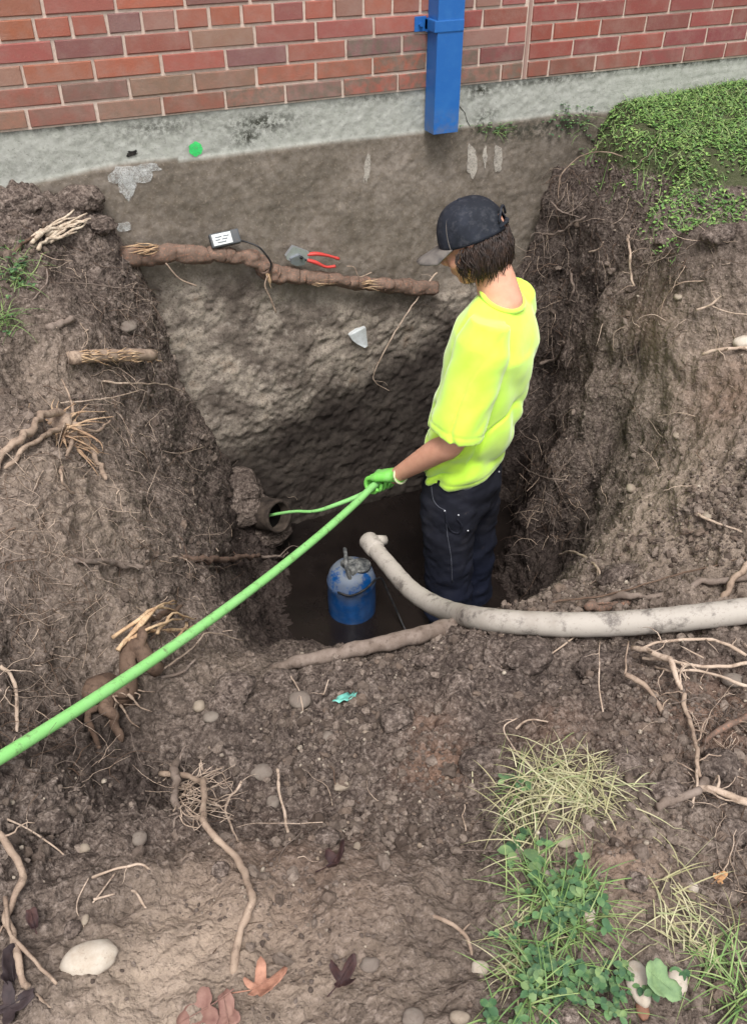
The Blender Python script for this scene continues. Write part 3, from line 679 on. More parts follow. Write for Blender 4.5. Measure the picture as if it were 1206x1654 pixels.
for i in range(nr):
    for k in range(na):
        a = 2*math.pi*(k+.5)/na
        if abs(a-math.pi) < .30 and 0 <= i < 4: continue        # opening over the strap at the back
        fs.append((i*na+k, i*na+(k+1) % na, (i+1)*na+(k+1) % na, (i+1)*na+k))
capb.add(vs, fs); cap = capb.build('cap', M_CAP, person)
md = cap.modifiers.new('thick', 'SOLIDIFY'); md.thickness = .003; md.offset = 1
t_ = MB(); vs = []; fs = []; nb = 18
for j in range(7):
    for k in range(nb+1):
        a = -1.12+2.24*k/nb; u = j/6
        base = Vector((-.008+RF*math.cos(a), RL*math.sin(a), cz-.0))
        outx = base.x+u*(.088*math.cos(a*.85)**.7); outy = base.y*(1+.02*u)
        vs.append(hd(outx, outy, cz+.006-.018*u-2.1*outy*outy*(.4+.6*u)))
fs = [(j*(nb+1)+k, j*(nb+1)+k+1, (j+1)*(nb+1)+k+1, (j+1)*(nb+1)+k) for j in range(6) for k in range(nb)]
t_.add(vs, fs); br = t_.build('brim', M_BRIM, cap); md = br.modifiers.new('thick', 'SOLIDIFY'); md.thickness = .004
t_ = MB(); ellipsoid(t_, hd(-.008, 0, cz+RH+.003), (hf, hl, hu), (.008, .008, .004), 12, 6); t_.build('cap_button', M_CAP, cap)
t_ = MB(); t_.tube([hd(-.008+1.03*RF*math.cos(a), 1.03*RL*math.sin(a), cz+.010) for a in np.linspace(math.pi-.5, math.pi+.5, 14)], .007, 6, flat=.35); t_.build('cap_strap', M_CAP, cap)
t_ = MB(); t_.tube([hd(-.012-RF*1.02*math.cos(.42*s_), -RL*math.sin(.55*s_)*.9, cz+.012+.042*math.cos(1.2*s_)) for s_ in np.linspace(-1.1, 1.1, 14)], .004, 6); t_.build('opening_trim', M_CAP, cap)
for sa in (0, 2.09, 3.14, 4.19, 5.24):
    t_ = MB(); t_.tube([hd(-.008+1.0*RF*math.cos(sa)*math.cos(t)**.72, 1.0*RL*math.sin(sa)*math.cos(t)**.72, cz+RH*math.sin(t)**1.15) for t in np.linspace(.35 if sa == 3.14 else 0, 1.5, 16)], .0016, 5); t_.build('panel_seam', M_CAP, cap)
t_ = MB(); t_.tube([hd(-.008+1.012*RF*math.cos(1.05)*math.cos(t)**.72, 1.012*RL*math.sin(1.05)*math.cos(t)**.72, cz+RH*math.sin(t)**1.15) for t in np.linspace(0, 1.5, 16)], .0022, 5); t_.build('panel_seam', M_BRIM, cap)

# ---- hair: locks coming out from under the cap at the back and the side
m = NT('hair', .55, .45); m.color(m.mix(m.ramp(m.noise(60, 3), [(.35, 0), (.65, 1)]), rgb(30, 21, 17), rgb(58, 42, 33))); M_HAIR = m.m
hb = MB(); rh = random.Random(3)
ellipsoid(hb, hd(-.030, 0, -.010), (hf, hl, hu), (.080, .080, .066), 24, 14)
for k in range(1300):
    a = rh.uniform(1.25, 2*math.pi-1.25)
    front = max(0, (abs(a-math.pi)-1.3)/.6)
    if front > .2 and rh.random() < .75*front: continue
    c0 = Vector((-.008+.100*math.cos(a), .086*math.sin(a), cz-.002-rh.uniform(0, .03)))
    ln = rh.uniform(.06, .115)*(1-.25*front); out = Vector((math.cos(a)*.9, math.sin(a), 0)); cu = rh.uniform(-1, 1); ph_ = rh.uniform(0, 6)
    pts = []; rw_ = rh.uniform(.0010, .0026); w1, w2 = rh.uniform(2, 7), rh.uniform(0, 6); flip = rh.uniform(0, .022) if rh.random() < .4 else 0
    for j in range(7):
        u = j/6
        g = (-UP*.75-hu*.25)
        p = hd(*c0)+(hf*out.x+hl*out.y)*(.016*math.sin(u*2.4)+rh.uniform(0, .002)-.010*u*u+flip*u**3+.004*math.sin(w1*u+w2)) + g*ln*u + (hf*out.y-hl*out.x)*(cu*.022*math.sin(u*3+ph_))
        pts.append(p)
    hb.tube(pts, [rw_*(1-.75*(j/6)**2) for j in range(7)], 4)
hb.build('hair', M_HAIR, person)

# ---- gloves and hands
m = NT('glove_rubber', .55, .35); m.color(m.mix(m.ramp(m.noise(40, 4), [(.45, 0), (.75, .7)]), (.20, .62, .10), (.36, .60, .28))); m.bump(m.noise(500, 2), .3, .001); M_GLOVE = m.m
HOSE_R = .0125
A_H = bp(592, 771, .155)                                     # where the fist closes on the hose
_hit = SEE(4, 1222)[0]; B_H = CAM + (_hit-CAM)*.955
hdir = (B_H-A_H).normalized()
Hx = (KN_L-WR_L).normalized(); Wd = (hdir-Hx*hdir.dot(Hx)).normalized(); Nn = Hx.cross(Wd)
if Nn.z < 0: Nn = -Nn
def glove(name, WR, Hx, Wd, Nn, thumb):
    b = MB(); kn = WR+Hx*.092
    gc = kn+Hx*.012-Nn*.027                                     # axis of the thing held
    loft(b, [(WR-Hx*.018, Wd, Nn, .034, .030, 2), (WR+Hx*.004, Wd, Nn, .031, .026, 2), (WR+Hx*.035, Wd, Nn, .040, .023, 2.2), (WR+Hx*.070, Wd, Nn, .045, .020, 2.3), (kn, Wd, Nn, .043, .017, 2.2)], 20)
    ellipsoid(b, WR+Hx*.035-Nn*.012+Wd*.022*thumb, (Hx, Wd, Nn), (.035, .02, .02), 12, 8)
    for i in range(4):
        o = (i-1.5)*.0215; L = [.92, 1.05, 1.0, .80][i if thumb < 0 else 3-i]; r0 = [.0100, .0108, .0104, .0092][i if thumb < 0 else 3-i]
        pts = [kn-Hx*.012+Wd*o]; rad = .0275
        for ang in np.linspace(78, -160*L-rng.uniform(0, 15), 8):
            pts.append(gc+Wd*(o*1.0)+Hx*(rad*math.cos(R(ang)))*1.0+Nn*(rad*math.sin(R(ang))))
        b.tube([Vector(p) for p in spline([tuple(p) for p in pts], 3)], [r0*(1-.25*t_) for t_ in np.linspace(0, 1, 8*3+1)], 10)
        e = pts[-1]; ellipsoid(b, e, (Hx, Wd, Nn), (.0082,)*3, 8, 6)
    th = [WR+Hx*.02+Wd*.030*thumb-Nn*.006, WR+Hx*.052+Wd*.047*thumb-Nn*.020, gc+Wd*.047*thumb-Hx*.010-Nn*.024, gc+Wd*.038*thumb+Hx*.018-Nn*.026]
    limb(b, th, [.015, .0135, .012, .010], 10)
    me = remesh(b, .0032, 2); o = link(name, me, M_GLOVE, person)
    c_ = MB(); c_.tube([WR-Hx*.018+Wd*(.034*math.cos(a))+Nn*(.030*math.sin(a)) for a in np.linspace(0, 2*math.pi, 21)], .004, 6, cap=False)
    mm = bpy.data.materials.get('glove_cuff') or NT('glove_cuff', .8, .2).color(rgb(200, 205, 165)).m
    c_.build('cuff', mm, o); return gc
GC = glove('glove', WR_L, Hx, Wd, Nn, -1)
HxR = (WR_R-EL_R).normalized(); WdR = (UP-HxR*UP.dot(HxR)).normalized(); glove('glove', WR_R, HxR, WdR, WdR.cross(HxR), 1)

# ================================================================== GREEN HOSE
m = NT('green_hose_rubber', .5, .4); n = m.noise(12, 5, .7)
c = m.mix(m.ramp(n, [(.4, 0), (.8, .5)]), (.24, .58, .17), (.34, .62, .28)); c = m.mix(m.ramp(m.noise(34, 6, .75), [(.54, 0), (.68, .75)]), c, rgb(96, 104, 74)); m.color(c); m.bump(m.noise(200, 3), .15, .001); M_HOSE = m.m
PIPE_M = at_y(452, 834, -.24)
pts = [PIPE_M+Vector((-.06, .075, -.04)), PIPE_M+Vector((.0, .0, .015)), at_y(478, 826, -.30), at_y(505, 826, -.36), at_y(535, 818, -.40), A_H-hdir*.16-UP*.14+FW_D*.06, A_H-hdir*.12-UP*.02, GC-hdir*.05, GC+hdir*.06]
for t_ in (.12, .3, .5, .7, .85, 1.0): pts.append((GC).lerp(B_H, t_)-UP*(.05*4*t_*(1-t_)))
pts += [SEE(-60, 1262)[0]*.5+(B_H+(B_H-A_H).normalized()*.12)*.5+UP*.015, drop(B_H.x-.35, B_H.y-.3)[0]+UP*.014, drop(B_H.x-.7, B_H.y-.5)[0]+UP*.014]
hb = MB(); sp_ = [Vector(p) for p in spline([tuple(p) for p in pts], 10)]; hb.tube(sp_, [HOSE_R*(.5+.5*min(1, max(0, (i-30)/30))) for i in range(len(sp_))], 14)
tag(hb.build('green_hose', M_HOSE), 'bright green hose running from the worker\'s gloved hand down to the left edge', 'hose')

# ================================================================== DRAIN PIPE
dp = empty('drain_pipe', PIPE_M, 'open end of a buried clay drain pipe with the green hose going in', 'pipe')
ax = Vector((.45, -.85, .32)).normalized()
b = MB(); n_ = 28; side = ax.cross(UP).normalized(); upv = side.cross(ax)
prof = [(0.35, .068), (.01, .070), (0.0, .068), (0.0, .057), (.01, .055), (.5, .055)]
vs = []
for (s_, r_) in prof:
    for k in range(n_): a = 2*math.pi*k/n_; vs.append(PIPE_M-ax*s_+side*(r_*math.cos(a))+upv*(r_*math.sin(a)))
b.add(vs, [(i*n_+k, i*n_+(k+1) % n_, (i+1)*n_+(k+1) % n_, (i+1)*n_+k) for i in range(5) for k in range(n_)]+[tuple(5*n_+k for k in range(n_))])
m = NT('pipe_clay', .9, .2); m.color(m.ramp(m.noise(20, 5, .7), [(.35, rgb(38, 32, 29)), (.65, rgb(78, 68, 60))])); m.bump(m.noise(60, 4), .5, .004); b.build('pipe_wall', m.m, dp)
b = MB(); b.add([PIPE_M-ax*.055+side*(.056*math.cos(2*math.pi*k/20))+upv*(.056*math.sin(2*math.pi*k/20)) for k in range(20)], [tuple(range(20))]); b.build('pipe_dark_disc', NT('pipe_inner_shade', .9, .1).color(rgb(14, 12, 11)).m, dp)  # black disc added to paint the shade inside the pipe mouth

# ================================================================== PALE SUCTION HOSE
m = NT('pale_hose', .7, .3)
n = m.noise(5, 5, .7, m.mapping((1, 1, 1))); c = m.mix(m.ramp(n, [(.45, 0), (.75, 1)]), rgb(168, 160, 150), rgb(132, 122, 112)); c = m.mix(m.ramp(m.noise(17, 5, .75), [(.52, 0), (.66, .8)]), c, rgb(80, 73, 69)); c = m.mix(m.ramp(m.noise(120, 4), [(.6, 0), (.7, .4)]), c, rgb(110, 98, 88))
m.color(c); m.bump(m.noise(90, 4), .3, .002); M_PALE = m.m
sh = empty('suction_hose', at_z(900, 1008, -.75), 'thick dirty white hose curving over the near lip of the pit to the right edge', 'hose')
pts = [at_z(597, 876, -1.0), at_z(630, 916, -.99), at_z(666, 955, -.955), at_z(716, 984, -.88), at_z(780, 1000, -.735), at_z(880, 1008, -.685), at_z(980, 1008, -.655), at_z(1090, 1000, -.615), at_z(1206, 986, -.575), at_z(1330, 968, -.54), at_z(1500, 930, -.5)]
pl = [Vector(p) for p in spline([tuple(p) for p in pts], 10)]
b = MB(); b.tube(pl, [.0275+.0035*min(1, k/40)+.0005*math.sin(k*1.7) for k in range(len(pl))], 20, cap=True); b.build('hose_wall', M_PALE, sh)
d0 = (pl[0]-pl[2]).normalized(); b = MB(); b.tube([pl[0]-d0*.05, pl[0]-d0*.045, pl[0]-d0*.02, pl[0]+d0*.012, pl[0]+d0*.018], [.028, .032, .033, .033, .030], 16); b.build('cuff', M_PALE, sh)
b = MB(); s_ = d0.cross(UP).normalized(); b.tube([pl[0]+s_*.02+d0*.0, pl[0]-d0*.0+s_*.058-UP*.012], [.02, .017], 10); b.build('coupling_lug', M_PALE, sh)

# ================================================================== BLUE PUMP
PC = at_z(573, 990, WATER_Z)+Vector((0, .03, 0)); PC.z = -1.66
pump = empty('submersible_pump', PC, 'mud-splashed blue submersible pump standing in the muddy water', 'pump')
m = NT('blue_enamel', .3, .5); n = m.noise(13, 6, .75); sx = m.n.new('ShaderNodeSeparateXYZ'); m.l.new(m.pos(), sx.inputs[0])
hi = m.math('MULTIPLY', m.math('ADD', sx.outputs[2], 1.47), 7, True)
mud = m.math('MULTIPLY', m.ramp(n, [(.42, 0), (.5, 1)]), m.math('ADD', m.math('MULTIPLY', hi, .85), .12))
c = m.mix(mud, m.mix(m.ramp(m.noise(30, 3), [(.4, 0), (.7, .5)]), rgb(12, 66, 122), rgb(22, 92, 156)), rgb(128, 132, 132)); m.color(c); m.rough(m.ramp(mud, [(0, .3), (1, .75)])); m.bump(mud, .3, .003)
M_PUMP = m.m
m = NT('mud_film', .8, .2); m.color(m.ramp(m.noise(30, 5, .7), [(.4, rgb(60, 62, 64)), (.6, rgb(134, 134, 130))])); m.bump(m.noise(50, 4), .5, .004); M_MUDM = m.m
b = MB(); prof = [(0, .0), (.082, .0), (.086, .012), (.084, .02), (.090, .03), (.094, .08), (.0945, .17), (.093, .215), (.0955, .225), (.0955, .237), (.091, .245), (.086, .27), (.070, .292), (.04, .303), (0, .305)]
vs = [];
for r_, z_ in prof:
    for k in range(32): a = 2*math.pi*k/32; vs.append(PC+Vector((r_*math.cos(a), r_*math.sin(a), z_)))
b.add(vs, [(i*32+k, i*32+(k+1) % 32, (i+1)*32+(k+1) % 32, (i+1)*32+k) for i in range(len(prof)-1) for k in range(32)]); b.build('casing', M_PUMP, pump)
tp = PC+Vector((0, 0, .30))
cr, cf = Vector((.917, -.399, 0)), Vector((.399, .917, 0))
b = MB(); b.tube(spline([tuple(tp-cf*.06-cr*.0-UP*.02), tuple(tp-cf*.055-cr*.015+UP*.045), tuple(tp-cr*.02+UP*.062), tuple(tp+cf*.05-cr*.025+UP*.045), tuple(tp+cf*.055-cr*.02-UP*.015)], 6), .008, 8); b.build('handle', M_MUDM, pump)
b = MB(); b.tube([tp+cr*.035-UP*.03, tp+cr*.037+UP*.008, tp+cr*.040+UP*.018], [.034, .034, .03], 16); b.tube([tp+cr*.036+UP*.0, tp+cr*.036+UP*.012], .040, 16); b.build('outlet', M_MUDM, pump)
b = MB(); b.box((-.03, -.045, -.02), (.018, .03, .026), Matrix.Translation(tp) @ Matrix.Rotation(.3, 4, 'Z'), bev=.006); b.build('cable_gland', M_MUDM, pump)
b = MB(); b.tube([Vector(p) for p in spline([tuple(tp-cf*.085-cr*.05-UP*.055), tuple(tp-cf*.104-cr*.0-UP*.055), tuple(tp-cf*.09+cr*.055-UP*.035), tuple(tp+cr*.11-cf*.03-UP*.03), tuple(at_z(626, 955, -1.45)), tuple(at_z(642, 990, -1.53)), tuple(at_z(655, 1018, -1.575)), tuple(at_z(668, 1030, -1.6))], 8)], .0045, 6)
m = NT('black_rubber', .5, .4); m.color(m.ramp(m.noise(40, 4), [(.45, rgb(22, 22, 24)), (.7, rgb(60, 56, 54))])); M_BLACK = m.m
b.build('cable', M_BLACK, pump)
def ico(sub):
    bm = bmesh.new(); bmesh.ops.create_icosphere(bm, subdivisions=sub, radius=1); bm.verts.index_update()
    v = np.array([tuple(x.co) for x in bm.verts]); f = np.array([[x.index for x in fc.verts] for fc in bm.faces]); bm.free(); return v, f
ICO1, ICO2, ICO3 = ico(1), ico(2), ico(3)
# ================================================================== ROOTS
def wood(name, ca, cb, cc, bs=60):
    m = NT(name, .85, .2); n = m.noise(22, 5, .7); n2 = m.noise(bs, 4, .7, m.mapping((1, 1, 1)))
    c = m.mix(m.ramp(n, [(.35, 0), (.6, 1)]), rgb(*ca), rgb(*cb)); c = m.mix(m.ramp(n2, [(.52, 0), (.66, .7)]), c, rgb(*cc)); m.color(c); m.bump(n2, .5, .003); return m.m
M_RPALE = wood('root_pale', (192, 172, 154), (164, 144, 126), (112, 92, 78))
M_RTAN = wood('root_tan', (166, 146, 128), (142, 122, 106), (100, 84, 72))
M_RBROWN = wood('root_brown', (112, 92, 78), (92, 74, 62), (66, 52, 44))
M_RGREY = wood('root_grey', (134, 120, 110), (112, 98, 88), (80, 68, 60))
M_SPLIT = wood('split_wood', (204, 178, 144), (174, 142, 110), (128, 98, 76), 90)
M_BARKRED = wood('bark_red', (120, 100, 88), (96, 80, 70), (156, 112, 90), 140)
rr = random.Random(21)
def px_path(pts, see=None, k=8):
    see = see or SEE
    q = [see(*p) for p in pts]; return [Vector(p) for p in spline([tuple(a[0]) for a in q], k)]
def wob(path, amp, seed=0):
    P_ = np.array([tuple(p) for p in path]); w_ = np.stack([fbm(P_, 28, 2, seed+i) for i in range(3)], 1)*amp
    return [Vector(a) for a in P_+w_]
def add_root(mb, pts, r0, r1, mi=0, k=8, knots=.18, n=8, seed=0, see=None):
    path = wob(px_path(pts, see, k), max(r0, .0012)*.9, seed); m_ = len(path)
    nz = fbm(np.array([tuple(p) for p in path]), 40, 3, seed+9, .6); rad = [(r0+(r1-r0)*i/(m_-1))*(1+.22*nz[i])*(.45 if i == m_-1 and r1 > .004 else 1)*(.94) for i in range(m_)]
    mb.tube(path, rad, n, mi); return path
def twigs(mb, path, count, ln, r, rnd, mi=0, grav=.3):
    for _ in range(count):
        p = Vector(rnd.choice(path)); d = Vector((rnd.uniform(-1, 1), rnd.uniform(-1, 1), rnd.uniform(-.2, .8))).normalized(); q = [p]
        for s in range(6):
            d = (d+Vector((rnd.uniform(-.6, .6), rnd.uniform(-.6, .6), rnd.uniform(-.4, .2)-grav*.3))).normalized(); p = p+d*(ln/6)*rnd.uniform(.6, 1.2)
            g, _n = drop(p.x, p.y)
            if p.z < g.z+.002 and g.z-p.z < .08: p.z = g.z+.003
            q.append(p.copy())
        mb.tube(q, [r*(1-.7*i/6) for i in range(7)], 4, mi)
def root(label, pts, r0, r1, mat, tw=0, tl=.08, branches=(), name='root', group='roots sticking out of the dug soil', cat='root', k=8):
    pts = list(pts)
    for e_ in (0, -1):
        if pts[e_][2] <= .012: pts[e_] = (pts[e_][0], pts[e_][1], -.005)
    mb = MB(); sd = len(label)+int(pts[0][0]); path = add_root(mb, pts, r0, r1, 0, k, seed=sd)
    for bpts, b0, b1 in branches: add_root(mb, bpts, b0, b1, 0, 6, seed=sd+3, n=6)
    if tw: twigs(mb, path, tw, tl, max(.0009, r1*.45), random.Random(sd))
    o = mb.build(name, mat); tag(o, label, cat, group); return o

# thick root along the concrete with its bark torn
RW = empty('root', at_y(400, 412, -.06), 'thick horizontal root with torn bark running along the foundation below the tools', 'root', 'roots sticking out of the dug soil')
def WY(px, py, y=-.055): return (at_y(px, py, y), Vector((0, -1, 0)))
mb = MB()
wr = [Vector(p) for p in spline([tuple(at_y(x, y, d)) for x, y, d in [(170, 428, -.05), (215, 414, -.06), (260, 410, -.065), (330, 411, -.06), (392, 414, -.06), (420, 424, -.06), (440, 440, -.058), (480, 447, -.06), (540, 451, -.06), (600, 460, -.06), (640, 463, -.055), (700, 466, -.05)]], 24)]
nn_ = len(wr); wr = wob(wr, .007, 4)
mb.tube(wr, [.030+.004*math.sin(i*.055)+.002*math.sin(i*.31)-.004*min(1, max(0, (i-nn_*.45)/30)) for i in range(nn_)], 28); _b = mb.build('bark', M_BARKRED, RW); _v, _n = mesh_np(_b.data); _b.data.vertices.foreach_set('co', (_v+_n*(.005*fbm(_v*[.35, 1, 1], 34, 3, 5)+.003*fbm(_v*[.3, 1, 1], 90, 2, 8))[:, None]).ravel())
def splinters(mb, c, d, n, ln, w, rnd, up=Vector((0, 0, 1))):
    w_ = w
    for _ in range(n):
        p = c+Vector((rnd.uniform(-1, 1), rnd.uniform(-1, 1), rnd.uniform(-1, 1)))*w; a = (d+Vector((rnd.uniform(-.3, .3), rnd.uniform(-.3, .3), rnd.uniform(-.3, .3)))).normalized()
        l_ = ln*rnd.uniform(.4, 1.1); q = [p, p+a*l_*.4+up*rnd.uniform(-.006, .008), p+a*l_*.8, p+a*l_]
        mb.tube(q, [w*rnd.uniform(.1, .22), w*rnd.uniform(.1, .25), w*.1, w*.02], 5, flat=.5)
for c_, d_, n_, l_, w_ in [(at_y(250, 405, -.094), Vector((-1, 0, .05)), 16, .09, .018), (at_y(585, 460, -.088), Vector((1, 0, -.15)), 14, .09, .012), (at_y(500, 456, -.085), Vector((1, 0, -.1)), 10, .10, .008), (at_y(432, 440, -.09), Vector((.1, -.2, -1)), 8, .05, .010)]:
    mb = MB(); splinters(mb, c_, d_, n_, l_, w_, rr); mb.build('torn_wood', M_SPLIT, RW)
for pts, r in [([(432, 445), (428, 462), (436, 480), (446, 505)], .003), ([(268, 425), (290, 450), (318, 462)], .0028), ([(600, 440), (580, 447), (572, 432), (560, 430)], .002)]:
    mb = MB(); mb.tube([Vector(p) for p in spline([tuple(at_y(x, y, -.10)) for x, y in pts], 6)], r, 6); mb.build('side_root', M_RTAN, RW)

